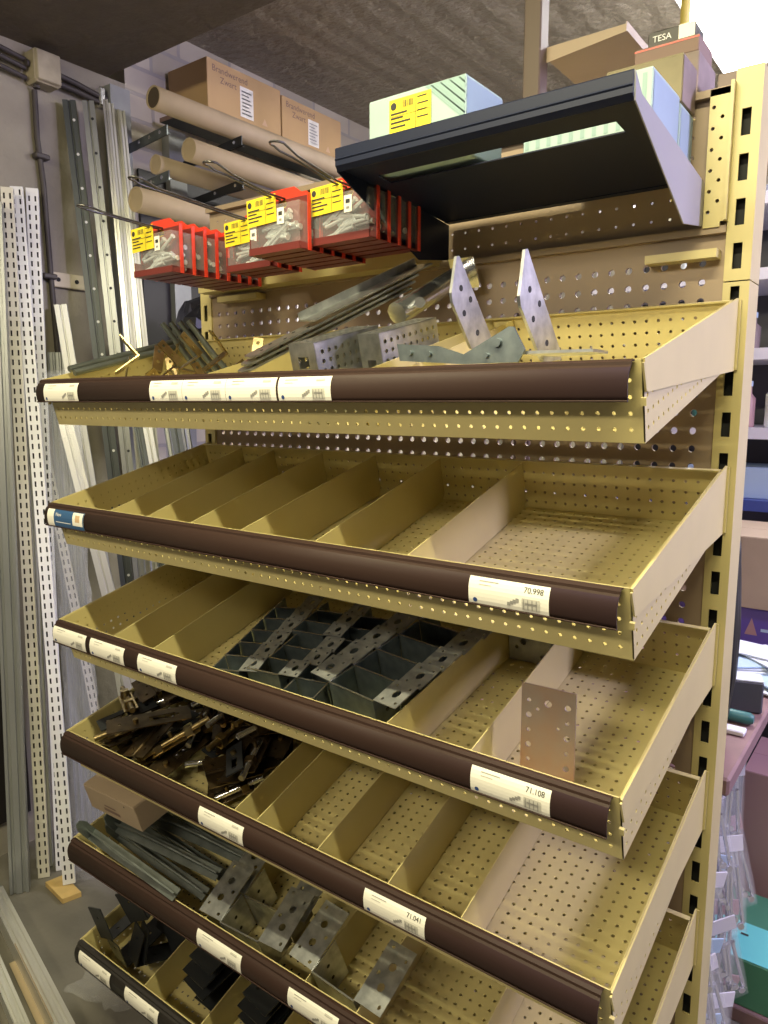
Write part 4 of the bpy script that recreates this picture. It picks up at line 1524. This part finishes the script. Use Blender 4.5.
# perforated angles, flat straps and the post anchor
def perf_angle(label, x, s, rz, L, w, h, n0=0.002, tl=0.0):
    t = thing('perforated_channel', label, 'channel', M=tray_matrix(0, x, s, n0, rz, Matrix.Rotation(math.radians(tl), 4, 'X')))
    mb = MB()
    mb.perf((-w / 2, 0, h), (1, 0, 0), (0, 1, 0), w, L, 0.0115, 0.0028, 0.0015)
    mb.perf((w / 2, 0, 0), (0, 1, 0), (0, 0, 1), L, h, 0.0115, 0.0028, 0.0015)
    mb.perf((-w / 2, L, 0), (0, -1, 0), (0, 0, 1), L, h, 0.0115, 0.0028, 0.0015)
    mb.build('perforated_body', 'galvanised', t)
    e = MB()
    e.sheet((-w / 2, -0.0002, 0), (1, 0, 0), (0, 0, 1), [0, w * 0.3, w * 0.7, w], [0, h * 0.35, h * 0.65, h], {(1, 1): 'open'}, 0.0015)
    e.build('end_plate', 'galvanised', t)


perf_angle('perforated zinc channel with slotted end plate lying near the middle of the topmost tray', -0.418, 0.300, -0.10, 0.115, 0.046, 0.048, 0.052)
perf_angle('lower perforated zinc channel lying under the one with the slotted end plate', -0.418, 0.304, -0.10, 0.115, 0.046, 0.049)
perf_angle('second perforated zinc channel lying behind the one with the slotted end', -0.357, 0.245, -0.12, 0.110, 0.036, 0.092)
for i in range(3):
    t = thing('flat_strap', ['lowest', 'middle', 'topmost'][i] + ' of the flat zinc straps stacked beside the perforated channels', 'strap',
              M=tray_matrix(0, -0.525 + 0.004 * i, 0.308 - 0.005 * i, 0.068 + 0.0042 * i, -0.44, Matrix.Rotation(math.radians(13.5), 4, 'X')), group='flat straps')
    mb = MB()
    pl = [(-0.017, 0.008), (-0.010, 0.0), (0.010, 0.0), (0.017, 0.008), (0.017, 0.27), (-0.017, 0.27)]
    mb.prism([(x, y) for x, y in pl], (0, 0, 0), (1, 0, 0), (0, 1, 0), 0.0028)
    o = mb.build('strap', 'galvanised', t)
    for k in range(5):
        tag(MB().cyl((0.006 * (-1) ** k, 0.02 + 0.018 * k, 0.0026), (0.006 * (-1) ** k, 0.02 + 0.018 * k, 0.0031), 0.0028, 8).build('hole', 'hole_dark', o))
t = thing('post_anchor', 'shiny steel tube anchor with a bolt lying up the slope behind the channels', 'anchor', M=tray_matrix(0, -0.398, 0.150, 0.108, -0.10, Matrix.Rotation(math.radians(11), 4, 'X')))
MB().cyl((0, 0, 0), (0, 0.16, 0), 0.015, 18).build('anchor_tube', 'bright_steel', t)
MB().cyl((0.016, 0.03, 0.004), (0.026, 0.02, 0.006), 0.007, 12).build('bolt', 'bright_steel', t)
MB().box(-0.022, 0.022, 0.160, 0.163, -0.022, 0.022).build('end_plate', 'bright_steel', t)
t = thing('steel_strip', 'long bent steel strip rising over the back of the topmost tray', 'strip', M=tray_matrix(0, -0.470, 0.225, 0.096, -0.36, Matrix.Rotation(math.radians(12), 4, 'X')))
MB().prism([(-0.020, 0.0), (0.020, 0.0), (0.020, 0.002), (-0.018, 0.002), (-0.018, 0.012), (-0.020, 0.012)], (0, 0.205, 0), (1, 0, 0), (0, 0, 1), 0.205).build('strip', 'galvanised', t)

# brass corner braces, rods and a hinge in the far compartment of the topmost tray
def brace(label, M, group, m='brass', a=0.045, b=0.040, w=0.016):
    t = thing('corner_brace', label, 'brace', M=M, group=group)
    q = 0.002
    holed_ = MB()
    holed(holed_, (-w / 2, 0, 0), (1, 0, 0), (0, 1, 0), w, a, [(w / 2, a * 0.3, 0.003), (w / 2, a * 0.75, 0.003)], q)
    holed_.build('leg', m, t)
    o = MB()
    holed(o, (-w / 2, 0.0, 0), (1, 0, 0), (0, 0, 1), w, b, [(w / 2, b * 0.35, 0.003), (w / 2, b * 0.8, 0.003)], q)
    o.build('leg', m, t)
    return t


rnd = random.Random(21)
proto = None
spots = []
for i in range(16):
    lay = i // 8
    spots.append((-0.865 + 0.215 * ((i * 5) % 8) / 7 + rnd.uniform(-.012, .012), 0.150 + 0.130 * ((i * 3) % 8) / 7, 0.026 + 0.024 * lay + rnd.uniform(0, .006), rnd.uniform(-2.8, 2.8), rnd.uniform(-30, 30)))
for i, (x, s, n, rz, tl) in enumerate(spots):
    M = tray_matrix(0, x, s, n, rz, Matrix.Rotation(math.radians(tl), 4, 'Y') @ Matrix.Rotation(math.radians(-25), 4, 'X'))
    lab = 'brass corner brace in the loose heap at the far end of the topmost tray'
    if proto is None:
        proto = brace(lab, M, 'brass corner braces')
    else:
        dup(proto, lab, 'brass corner braces', M=M)
for i, (a, b) in enumerate((((-0.945, -0.305, 0.016), (-0.945, -0.075, 0.078)), ((-0.930, -0.305, 0.010), (-0.925, -0.075, 0.070)))):
    o = MB().tube([Q(*a), Q(*b)], 0.0055, 8).build('steel_rod', 'grey_steel')
    tag(o, ['outer grey rod lying up the slope at the far end of the topmost tray', 'inner grey rod lying up the slope at the far end of the topmost tray'][i], 'rod')
for i in range(4):
    x = -0.910 + 0.024 * i
    o = thing('bent_hook', ['first', 'second', 'third', 'fourth'][i] + ' grey steel peg from the wall side sticking up in the topmost tray', 'peg', M=tray_matrix(0, x, 0.10, 0.010, 0.0))
    MB().tube([(0.025, 0.03, 0.005), (0.012, 0.015, 0.040), (-0.016, -0.005, 0.112)], [0.0055, 0.006, 0.0045], 8).build('peg', 'grey_steel', o)
    MB().cyl((0.025, 0.03, -0.004), (0.025, 0.03, 0.005), 0.010, 10).build('peg_foot', 'grey_steel', o)
o = thing('hinge_box', 'small black catch lying behind the brass braces in the topmost tray', 'catch', M=tray_matrix(0, -0.650, 0.120, 0.002, 0.2))
MB().cbox(-0.02, 0.02, -0.012, 0.012, 0, 0.030, 0.003).build('catch_body', 'black_steel', o)
MB().cyl((-0.008, -0.0125, 0.016), (-0.008, -0.016, 0.016), 0.005, 10).build('screw', 'bright_steel', o)

# ---- heap of brass latches in the fourth tray
def latch_plate(m, L=0.11, w=0.034):
    t = thing('latch_plate', '', 'latch')
    b = MB()
    b.sheet((-w / 2, 0, 0.002), (1, 0, 0), (0, 1, 0), [0, w * .34, w * .66, w], [0, L * .12, L * .18, L * .5, L * .82, L * .88, L], {(1, 2): 'open', (1, 4): (0.003, 0.003), (1, 1): (0.003, 0.003)}, 0.002)
    b.build('plate', m, t)
    MB().cyl((0, L * 0.66, 0.002), (0, L * 0.66, 0.007), 0.0045, 10).build('knob', 'brass', t)
    return t


def barrel_bolt(m, L=0.12):
    t = thing('barrel_bolt', '', 'bolt')
    MB().box(-0.012, 0.012, 0, L * .7, 0, 0.0018).build('plate', m, t)
    MB().cyl((0, -0.02, 0.0075), (0, L * .85, 0.0075), 0.0050, 10).build('rod', 'bright_steel' if m == 'bronze' else 'brass', t)
    for y in (L * .1, L * .55):
        MB().prism([(-0.009, 0), (0.009, 0), (0.007, 0.012), (-0.007, 0.012)], (0, y, 0.0018), (1, 0, 0), (0, 0, 1), -0.012).build('guide', m, t)
    MB().cyl((0, L * .38, 0.010), (0, L * .38, 0.022), 0.0035, 8).build('knob', m, t)
    return t


def hinge(m, L=0.085):
    t = thing('butt_hinge', '', 'hinge')
    for s in (-1, 1):
        b = MB()
        holed(b, (0.002 if s > 0 else -0.030, 0, 0.0018), (1, 0, 0), (0, 1, 0), 0.028, L, [(0.014, L * .2, 0.003), (0.020, L * .5, 0.003), (0.0145, L * .82, 0.003)], 0.0018)
        b.build('leaf', m, t)
    MB().cyl((0, 0, 0.002), (0, L, 0.002), 0.0036, 10).build('pin', m, t)
    return t


kinds = [('latch_plate', lambda: latch_plate('bronze', 0.135, 0.046), 'dark bronze latch plate with a slot in the brass heap below the joist hangers'),
         ('latch_plate', lambda: latch_plate('bronze', 0.11, 0.040), 'smaller bronze latch plate in the heap at the far end of the fourth tray'),
         ('barrel_bolt', lambda: barrel_bolt('bronze'), 'bronze barrel bolt with steel rod in the heap of latches'),
         ('barrel_bolt', lambda: barrel_bolt('brass', 0.12), 'brass barrel bolt in the heap of latches at the far end'),
         ('butt_hinge', lambda: hinge('bronze'), 'bronze butt hinge in the heap of latches in the fourth tray'),
         ('latch_plate', lambda: latch_plate('black_steel', 0.10, 0.028), 'black latch plate lying among the brass latches')]
pr = [None] * 6
rnd = random.Random(9)
N_ = 66
for i in range(N_):
    k = i % 6
    layer = i // 17
    x = -0.905 + 0.290 * ((i * 7) % 15) / 14 + rnd.uniform(-.012, .012)
    s = 0.070 + 0.225 * ((i * 11) % 24) / 23 + rnd.uniform(-.01, .01)
    n = 0.008 + 0.0115 * layer + 0.004 * rnd.random()
    rz = rnd.uniform(-0.9, 0.9) + (PI if rnd.random() < .4 else 0)
    ex = Matrix.Rotation(rnd.uniform(-.22, .22), 4, 'X') @ Matrix.Rotation(rnd.uniform(-.30, .30), 4, 'Y') @ Matrix.Translation((0, -0.05, 0))
    if x < -0.87:
        rz *= 0.4
        x = max(x, -0.905)
    s = min(max(s, 0.095), 0.268)
    x = min(x, -0.625)
    M = tray_matrix(3, x, s, n, rz, ex)
    if pr[k] is None:
        pr[k] = kinds[k][1]()
        pr[k].matrix_world = M
        tag(pr[k], kinds[k][2], group=kinds[k][2].split(' in the ')[0].split(' lying')[0] + 's')
    else:
        dup(pr[k], M=M)

# ---- fifth tray: dark shelf brackets, a carton, large hangers
def shelf_bracket(m, L=0.250):
    t = thing('shelf_bracket', '', 'bracket')
    MB().prism([(0, 0), (0.0, 0.012), (L * .3, 0.030), (L * .62, 0.026), (L, 0.008), (L, 0), (L * .8, 0.003), (L * .45, 0.013), (L * .2, 0.010)],
               (-0.0012, 0, 0), (0, 1, 0), (0, 0, 1), 0.0024).build('web', m, t)
    MB().box(-0.010, 0.010, 0, L, -0.0018, 0).build('arm', m, t)
    MB().prism([(-0.010, 0), (0.010, 0), (0.010, 0.028), (0.004, 0.040), (-0.004, 0.040), (-0.010, 0.028)], (0, 0, 0), (1, 0, 0), (0, 0, 1), 0.0018).build('wall_leg', m, t)
    return t


t0 = None
for i in range(9):
    if i < 5:
        x, s, n, rz = -0.925 + 0.012 * i, 0.318 - 0.040 * i, 0.050, -1.62
    else:
        x, s, n, rz = -0.890 + 0.012 * (i - 5), 0.285 - 0.050 * (i - 5), 0.074, -1.52
    M = tray_matrix(4, x, s, n, rz, Matrix.Rotation(math.radians(22), 4, 'Y'))
    lab = '%s dark grey shelf bracket in the row under the brown carton' % (ORD[i])
    if t0 is None:
        t0 = shelf_bracket('grey_steel')
        t0.matrix_world = M
        tag(t0, lab.replace('front', 'farthest'), group='shelf brackets under the carton')
    else:
        dup(t0, lab, 'shelf brackets under the carton', M=M)

t = thing('cardboard_box', 'small brown cardboard box lying on the dark shelf brackets', 'box',
          M=tray_matrix(4, -0.856, 0.240, 0.100, -0.02, Matrix.Rotation(math.radians(-5), 4, 'Y')))
body_box(t, 0.158, 0.118, 0.048, 'cardboard_dark',
         [((-0.079, -0.059, 0), (1, 0, 0), (0, 0, 1), [('r', 0.05, 0.10, 0.010, 0.016, 'brown_card'), ('r', 0.055, 0.09, 0.020, 0.023, 'brown_card'), ('d', 0.126, 0.040, 0.0018, 'ink')])]).build('box_body', 'cardboard_dark', t)
MB().box(-0.078, 0.078, -0.058, -0.0006, 0.0478, 0.0492).build('lid_flap', 'cardboard_dark', t)
MB().box(-0.078, 0.078, 0.0006, 0.058, 0.0478, 0.0492).build('lid_flap', 'cardboard_dark', t)

bigs = [(-0.545, 0.314, 0.06, 'large zinc hanger with wide holed wings, foremost in the fifth tray'),
        (-0.548, 0.262, 0.06, 'large zinc hanger nested behind the foremost one in the fifth tray'),
        (-0.366, 0.312, -0.05, 'large zinc hanger leaning at the right divider of the fifth tray')]
pb = None
for x, s, rz, lab in bigs:
    M = tray_matrix(4, x, s, 0.001, rz, Matrix.Rotation(math.radians(8), 4, 'X'))
    if pb is None:
        pb = joist_hanger(0.076, 0.050, 0.072, 0.044, 0.085, True, True, 'galvanised', 'large_hanger', 0.10)
        pb.matrix_world = M
        tag(pb, lab, group='large hangers')
    else:
        dup(pb, lab, 'large hangers', M=M)

# ---- lowest tray: black brackets and flat black plates
def black_angle():
    t = thing('black_angle', '', 'bracket')
    a = MB()
    holed(a, (-0.02, 0, 0.002), (1, 0, 0), (0, 1, 0), 0.04, 0.09, [(0.02, 0.025, 0.003), (0.02, 0.065, 0.003)], 0.002)
    a.build('leg', 'black_steel', t)
    a = MB()
    holed(a, (-0.02, 0.0, 0.002), (1, 0, 0), (0, 0, 1), 0.04, 0.06, [(0.02, 0.04, 0.003)], 0.002)
    a.build('leg', 'black_steel', t)
    return t


rnd = random.Random(33)
ba = None
for i in range(22):
    x = -0.920 + 0.09 * ((i * 5) % 7) / 6 + rnd.uniform(-.01, .01)
    s = 0.08 + 0.225 * ((i * 7) % 22) / 21
    M = tray_matrix(5, x, s, 0.016 + 0.020 * (i // 8), rnd.uniform(-.5, .5), Matrix.Rotation(rnd.uniform(-.5, .1), 4, 'X') @ Matrix.Rotation(rnd.uniform(-.4, .4), 4, 'Y'))
    if ba is None:
        ba = black_angle()
        ba.matrix_world = M
        tag(ba, 'black steel angle bracket in the jumble at the far end of the lowest tray', group='black angle brackets')
    else:
        dup(ba, M=M)


def flat_plate():
    t = thing('flat_plate', '', 'plate')
    a = MB()
    holed(a, (-0.03, 0, 0.002), (1, 0, 0), (0, 1, 0), 0.06, 0.19, [(0.015, 0.02, 0.003), (0.045, 0.05, 0.003), (0.0151, 0.09, 0.003), (0.0451, 0.13, 0.003)], 0.002)
    a.build('plate', 'black_steel', t)
    MB().box(-0.03, 0.03, 0.189, 0.191, 0.002, 0.020).build('upturned_end', 'grey_steel', t)
    return t


fp_ = None
for i in range(10):
    M = tray_matrix(5, -0.700 + 0.125 * (i // 5) + 0.004 * (i % 5), 0.292 - 0.004 * (i % 5), 0.003 + 0.0085 * (i % 5), -0.16 + 0.06 * (i % 3), Matrix.Rotation(math.radians(4), 4, 'X'))
    lab = '%s plate from the bottom of the %s stack of black plates in the lowest tray' % (ORD[i % 5] if i % 5 else 'bottom', 'farther' if i < 5 else 'nearer')
    lab = lab.replace('bottom plate from the bottom of', 'bottom plate of')
    if fp_ is None:
        fp_ = flat_plate()
        fp_.matrix_world = M
        tag(fp_, lab, group='stacked black plates')
    else:
        dup(fp_, lab, 'stacked black plates', M=M)

# ---------------------------------------------------------------- the next aisle, seen past the upright
t = thing('work_bench', 'red topped bench behind the shelving unit, laden with parts', 'bench', (-0.28, 0.62, 0))
TZ = Z0 - 0.605
MB().cbox(-0.36, 0.28, -0.45, 0.55, TZ - 0.03, TZ, 0.004).build('bench_top', 'red_bench', t)
for x in (-0.33, 0.11):
    for y in (-0.38, 0.50):
        MB().box(x, x + 0.035, y, y + 0.035, 0, TZ - 0.03).build('leg', 'dark_metal_box', t)
MB().box(-0.36, 0.235, 0.52, 0.535, 0.45, TZ - 0.03).build('back_panel', 'pink_card', t)

t = thing('rear_rack', 'white metal rack of thin shelves behind the upright, right of the unit', 'rack', (-0.20, 1.28, 0))
for x in (-0.45, 0.42):
    for y in (-0.05, 0.24):
        MB().box(x, x + 0.03, y, y + 0.03, 0, Z0 + 0.62).build('post', 'white_enamel', t)
for z in (0.50, 0.31, 0.105, -0.105, -0.300, -0.62):
    m_ = 'blue_plastic' if z == -0.300 else 'white_enamel'
    MB().box(-0.45, 0.45, -0.08, 0.27, Z0 + z - 0.030, Z0 + z).build('shelf', m_, t)
MB().box(-0.45, 0.45, 0.255, 0.265, 0.1, Z0 + 0.6).build('back_panel', 'dark_metal_box', t)
rnd = random.Random(17)
ix = 0
cols = ['paper_white', 'light_blue', 'white_bag', 'teal_plastic', 'mauve_card', 'pink_card']
for z, n, hh in ((0.31, 9, 0.07), (0.105, 11, 0.09), (-0.105, 11, 0.12)):
    for i in range(n):
        x = -0.40 + 0.62 * i / (n - 1) + (0.008 if z > .2 else 0)
        o = thing('spray_can', ['upper', 'middle', 'lower'][ix] + ' rack shelf, slim bottle number and colour hidden', 'bottle', (x, 1.245, Z0 + z + 0.0008), group='bottles on the rack behind')
        h_ = hh * rnd.uniform(0.75, 1.05)
        o.name = 'bottle'
        o['label'] = 'slim bottle on the %s shelf of the white rack behind the upright' % ['top', 'middle', 'third'][ix]
        MB().tube([(0, 0, 0), (0, 0, h_ * .7), (0, 0, h_ * .82), (0, 0, h_)], [0.019, 0.019, 0.009, 0.008], 12).build('bottle_body', cols[(i + ix) % len(cols)], o)
        MB().cyl((0, 0, h_), (0, 0, h_ + 0.014), 0.010, 10).build('cap', cols[(i * 2 + 1) % len(cols)], o)
    ix += 1
box_thing('crate', 'light blue crate on the blue shelf of the rack behind the upright', -0.36, -0.02, 1.24, 1.42, Z0 - 0.2995, Z0 - 0.215, 'light_blue', flap=False)
box_thing('cardboard_carton', 'brown carton on the rear bench below the blue shelf, upper one', -0.36, 0.02, 0.86, 1.12, Z0 - 0.512, Z0 - 0.345, 'cardboard_dark')
box_thing('purple_box', 'purple box with a pink triangle under the brown carton on the rear bench', -0.34, 0.0, 0.87, 1.12, Z0 - 0.6045, Z0 - 0.514, 'purple_card',
          lambda w, d, h: [((-w / 2, -d / 2, 0), (1, 0, 0), (0, 0, 1), [('q', [(w * .66, h * .3), (w * .74, h * .3), (w * .70, h * .75)], 'pink_card'), ('r', w * .76, w * .92, h * .42, h * .50, 'light_blue')])], flap=False)
# loose papers and tools on the bench
for i in range(9):
    x, y = -0.085 + 0.016 * (i % 4), 0.58 + 0.018 * i
    o = MB().box(-0.07, 0.07, -0.045, 0.045, 0, 0.003).build('plastic_bag', 'paper_white' if i % 3 else 'light_blue')
    o.location = (x, y, TZ + 0.001 + 0.0045 * i)
    o.rotation_euler = (0, 0, rnd.uniform(-.8, .8))
    tag(o, 'flat pale plastic packet in the pile on the red bench', 'packet', 'pale packets on the bench')
t = thing('metal_box', 'dark grey metal box standing on the red bench near the upright', 'box', (-0.040, 0.470, TZ + 0.001), (0, 0, 0.3))
MB().cbox(-0.030, 0.030, -0.022, 0.022, 0, 0.060, 0.003).build('box_body', 'dark_metal_box', t)
MB().box(-0.029, 0.029, -0.021, 0.021, 0.060, 0.062).build('lid', 'paper_white', t)
t = thing('screwdriver', 'tool with a dark green handle lying on the red bench', 'tool', (-0.034, 0.395, TZ + 0.013))
MB().tube([(-0.04, 0, 0), (-0.03, 0, 0), (0.02, 0, 0), (0.026, 0, 0)], [0.008, 0.011, 0.011, 0.007], 10).build('handle', 'teal_plastic', t)
MB().cyl((-0.04, 0, 0), (-0.12, 0.01, 0), 0.004, 8).build('shaft', 'bright_steel', t)
tag(MB().cbox(-0.055, -0.012, 0.335, 0.360, TZ + 0.001, TZ + 0.010, 0.002).build('white_catch', 'white_enamel'), 'small white plastic catch at the front of the red bench', 'catch')

# packets of fittings hanging below the bench edge
rnd = random.Random(5)
t0 = thing('pack_rail', 'steel rail under the bench edge carrying hanging packets', 'rail', (-0.015, 0.35, TZ - 0.05))
MB().box(-0.006, 0.0, -0.25, 0.30, 0, 0.012).build('rail', 'grey_profile', t0)
for y in (-0.20, 0.24):
    MB().box(-0.006, 0.0, y, y + 0.012, 0.012, 0.02).build('hanger', 'grey_profile', t0)


def packet(m):
    t = thing('hanging_packet', '', 'packet')
    n = 6
    vs, fs = [], []
    r = random.Random(3)
    for sgn in (0, 1):
        for j in range(n + 1):
            for i in range(n + 1):
                u, v = i / n, j / n
                b = math.sin(PI * u) * math.sin(PI * v) * 0.010 + 0.0008 + r.uniform(0, 0.003)
                vs.append((b if sgn else -b, (u - .5) * 0.085, -v * 0.15))
    k = (n + 1) ** 2
    for j in range(n):
        for i in range(n):
            a = j * (n + 1) + i
            fs.append((a, a + 1, a + n + 2, a + n + 1))
            fs.append((k + a, k + a + n + 1, k + a + n + 2, k + a + 1))
    MB().add(vs, fs, 'film').build('clear_bag', 'film', t)
    MB().box(-0.0012, 0.0012, -0.043, 0.043, -0.002, 0.026).build('header_card', m, t)
    sp = MB()
    for q in range(10):
        y = -0.030 + 0.0066 * q + r.uniform(-.004, .004)
        sp.tube([(r.uniform(-.003, .003), y, -0.03), (r.uniform(-.004, .004), y + r.uniform(-.01, .01), -0.135)], r.uniform(.003, .0048), 6)
        sp.cyl((0, y, -0.03 - 0.012 * q), (0.004, y, -0.03 - 0.012 * q), 0.006, 8)
    tag(sp.build('fittings', 'bright_steel', t), kind='stuff')
    return t


pk = {}
for i in range(20):
    row, c = i // 5, i % 5
    m_ = ['white_enamel', 'white_enamel', 'light_blue', 'white_enamel', 'pink_card'][i % 5]
    loc = (-0.052 + 0.007 * row + 0.010 * (c % 2), 0.145 + 0.060 * c + 0.015 * (row % 2) - 0.020 * row, TZ - 0.075 - 0.135 * row)
    rot = (rnd.uniform(-.3, .3), rnd.uniform(-.12, .12), -0.75 + rnd.uniform(-.15, .15))
    lab = 'clear packet of shiny steel fittings with %s header hanging right of the upright' % {'white_enamel': 'white', 'pink_card': 'pink', 'light_blue': 'pale blue'}[m_]
    if m_ not in pk:
        pk[m_] = packet(m_)
        pk[m_].location, pk[m_].rotation_euler = loc, rot
        tag(pk[m_], lab, group='hanging packets of fittings')
    else:
        dup(pk[m_], lab, 'hanging packets of fittings', loc, rot)


# green boxes on the floor of the next aisle
def gprint(w, d, h):
    return [((-w / 2 + 0.060, -d / 2, 0.012), (0, 0, 1), (-1, 0, 0), [('t', 0.004, 0.006, '250', 0.026, 'ink'), ('r', 0.0, 0.066, 0.034, 0.0355, 'ink'), ('r', 0.066, 0.0675, 0.0, 0.034, 'ink')])]


t = box_thing('green_box', 'dark green box marked 250 with a turquoise label on its lid', -0.098, 0.15, 0.54, 0.78, Z0 - 1.268, Z0 - 1.165, 'green_card', gprint)
tl = MB()
print_on(tl, (-0.122, -0.118, 0.1045), (1, 0, 0), (0, 1, 0), [('r', 0.002, 0.16, 0, 0.12, 'cyan_label'), ('d', 0.045, 0.040, 0.012, 'ink')], 0.0006)
print_on(tl, (-0.122, -0.118, 0.1045), (1, 0, 0), (0, 1, 0), [('d', 0.045, 0.040, 0.008, 'cyan_label'), ('r', 0.06, 0.075, 0.075, 0.082, 'ink')], 0.0010)
tl.build('turquoise_label', None, t)
box_thing('red_box', 'flat red cardboard box under the green box', -0.10, 0.16, 0.53, 0.80, 0.001, Z0 - 1.2695, 'red_bench')
box_thing('pink_box', 'pink cardboard box on the floor beyond the green box', -0.09, 0.20, 0.84, 1.06, 0.001, 0.40, 'pink_card')
blob('grey_cloth', 'dark grey cloth hanging behind the upright beside the brown carton', 'cloth', (-0.045, 0.30, Z0 - 0.60), 0.020, 0.035, 0.19, 'black_bag', 12, 16, .12)
# lamp of the next aisle
t = thing('ceiling_lamp', 'bright fluorescent ceiling lamp behind the top of the unit', 'lamp', (-0.22, 1.55, CE))
MB().cbox(-0.26, 0.26, -0.62, 0.62, -0.03, 0, 0.004).build('lamp_housing', 'white_enamel', t)
MB().cbox(-0.245, 0.245, -0.60, 0.60, -0.05, -0.03, 0.006).build('diffuser', 'lamp_glass', t)

# ---------------------------------------------------------------- let the loose things rest against each other without cutting through
from mathutils.bvhtree import BVHTree


def hull(root, M=None):
    """(tree, low corner, high corner) of a thing with all its parts"""
    V, F = [], []

    def walk(o, m):
        if o.type == 'MESH':
            k = len(V)
            V.extend([m @ v.co for v in o.data.vertices])
            F.extend([tuple(k + i for i in p.vertices) for p in o.data.polygons])
        for c in o.children:
            walk(c, m @ c.matrix_basis)
    walk(root, root.matrix_basis if M is None else M)
    lo = Vector([min(v[i] for v in V) for i in range(3)])
    hi = Vector([max(v[i] for v in V) for i in range(3)])
    return BVHTree.FromPolygons(V, F), lo, hi


def hits(a, others):
    for b in others:
        if all(a[1][i] <= b[2][i] and b[1][i] <= a[2][i] for i in range(3)) and a[0].overlap(b[0]):
            return True
    return False


def settle(items, fixed, step, far, jitter=(), seed=1):
    """move each thing along its direction until it is clear of the ones before it"""
    r = random.Random(seed)
    done = list(fixed)
    for o in items:
        M0 = o.matrix_basis.copy()
        best = None
        tries = [Vector()]
        for q in range(1, far + 1):
            tries.append(step * q)
        for jx in jitter:
            for q in range(0, far + 1):
                tries.append(step * q + jx)
        for d in tries:
            M = Matrix.Translation(d) @ M0
            h = hull(o, M)
            if not hits(h, done):
                best = (M, h)
                break
        if best is None:
            done.append(hull(o))
            continue
        o.matrix_basis = best[0]
        done.append(best[1])
    return done


tops = [o for o in COL.objects if o.parent is None]
named = lambda *ns: [o for o in tops if o.name.split('.')[0] in ns]
trays = sorted([o for o in tops if o.name.startswith('shelf_tray')], key=lambda o: -o.location.z)
NRM = Vector((0, -SA, CA))


def tray_fixed(k):
    out = [hull(trays[k])]
    if k > 0:
        out.append(hull(trays[k - 1]))
    out.append(hull(g))
    return out


def in_tray(k, *ns):
    z0 = Z0 - 0.2 * k
    return [o for o in named(*ns) if z0 - 0.11 < o.matrix_basis.translation.z < z0 + 0.085]


jit = [Vector((dx, -dy * CA, -dy * SA)) for dx in (-0.02, 0.02, 0.04, -0.04) for dy in (0, -0.02, 0.02)]
d0 = settle(in_tray(0, 'post_bracket', 'perforated_channel', 'flat_strap', 'steel_strip', 'post_anchor', 'steel_rod', 'bent_hook', 'hinge_box'), tray_fixed(0), NRM * 0.004, 8, jit[:4])
settle(in_tray(0, 'corner_brace'), d0, NRM * 0.005, 12, jit)
settle(in_tray(2, 'nail_plate', 'angle_plate', 'joist_hanger'), tray_fixed(2), NRM * 0.0015, 10, [Vector((0.004, 0, 0)), Vector((-0.004, 0, 0)), Vector((0.008, 0, 0)), Vector((-0.008, 0, 0)), Vector((0.014, 0, 0))])
settle(in_tray(3, 'latch_plate', 'barrel_bolt', 'butt_hinge'), tray_fixed(3), NRM * 0.004, 12, jit)
settle(in_tray(4, 'large_hanger', 'shelf_bracket', 'cardboard_box'), tray_fixed(4), NRM * 0.004, 10, jit[:6])
settle(in_tray(5, 'black_angle', 'flat_plate'), tray_fixed(5), NRM * 0.005, 15, jit + [Vector((0.06, 0, 0)), Vector((0.05, 0.04 * CA, 0.04 * SA))])
STEP = Vector((0.83, -0.56, 0)) * 0.007
bench_fixed = [hull(o) for o in named('tube_rack', 'black_board', 'wall_plate', 'cable', 'cable_clip', 'cable_clamp', 'junction_box', 'ceiling_post')] + [hull(trays[q]) for q in range(6)]
order = sorted(named('slotted_rail', 'steel_profile', 'steel_angle', 'film_sleeve'), key=lambda o: o['label'] != 'bright white slotted rail standing on a wooden chip')
settle(order, bench_fixed, STEP, 16, [Vector((0, 0.015, 0)), Vector((0, -0.015, 0)), Vector((0, 0.03, 0)), Vector((0, -0.03, 0)), Vector((-0.02, 0.02, 0))])
settle(named('plastic_bag'), [hull(o) for o in named('tube_rack', 'steel_profile', 'work_bench')], Vector((0, 0, 0.006)), 6)
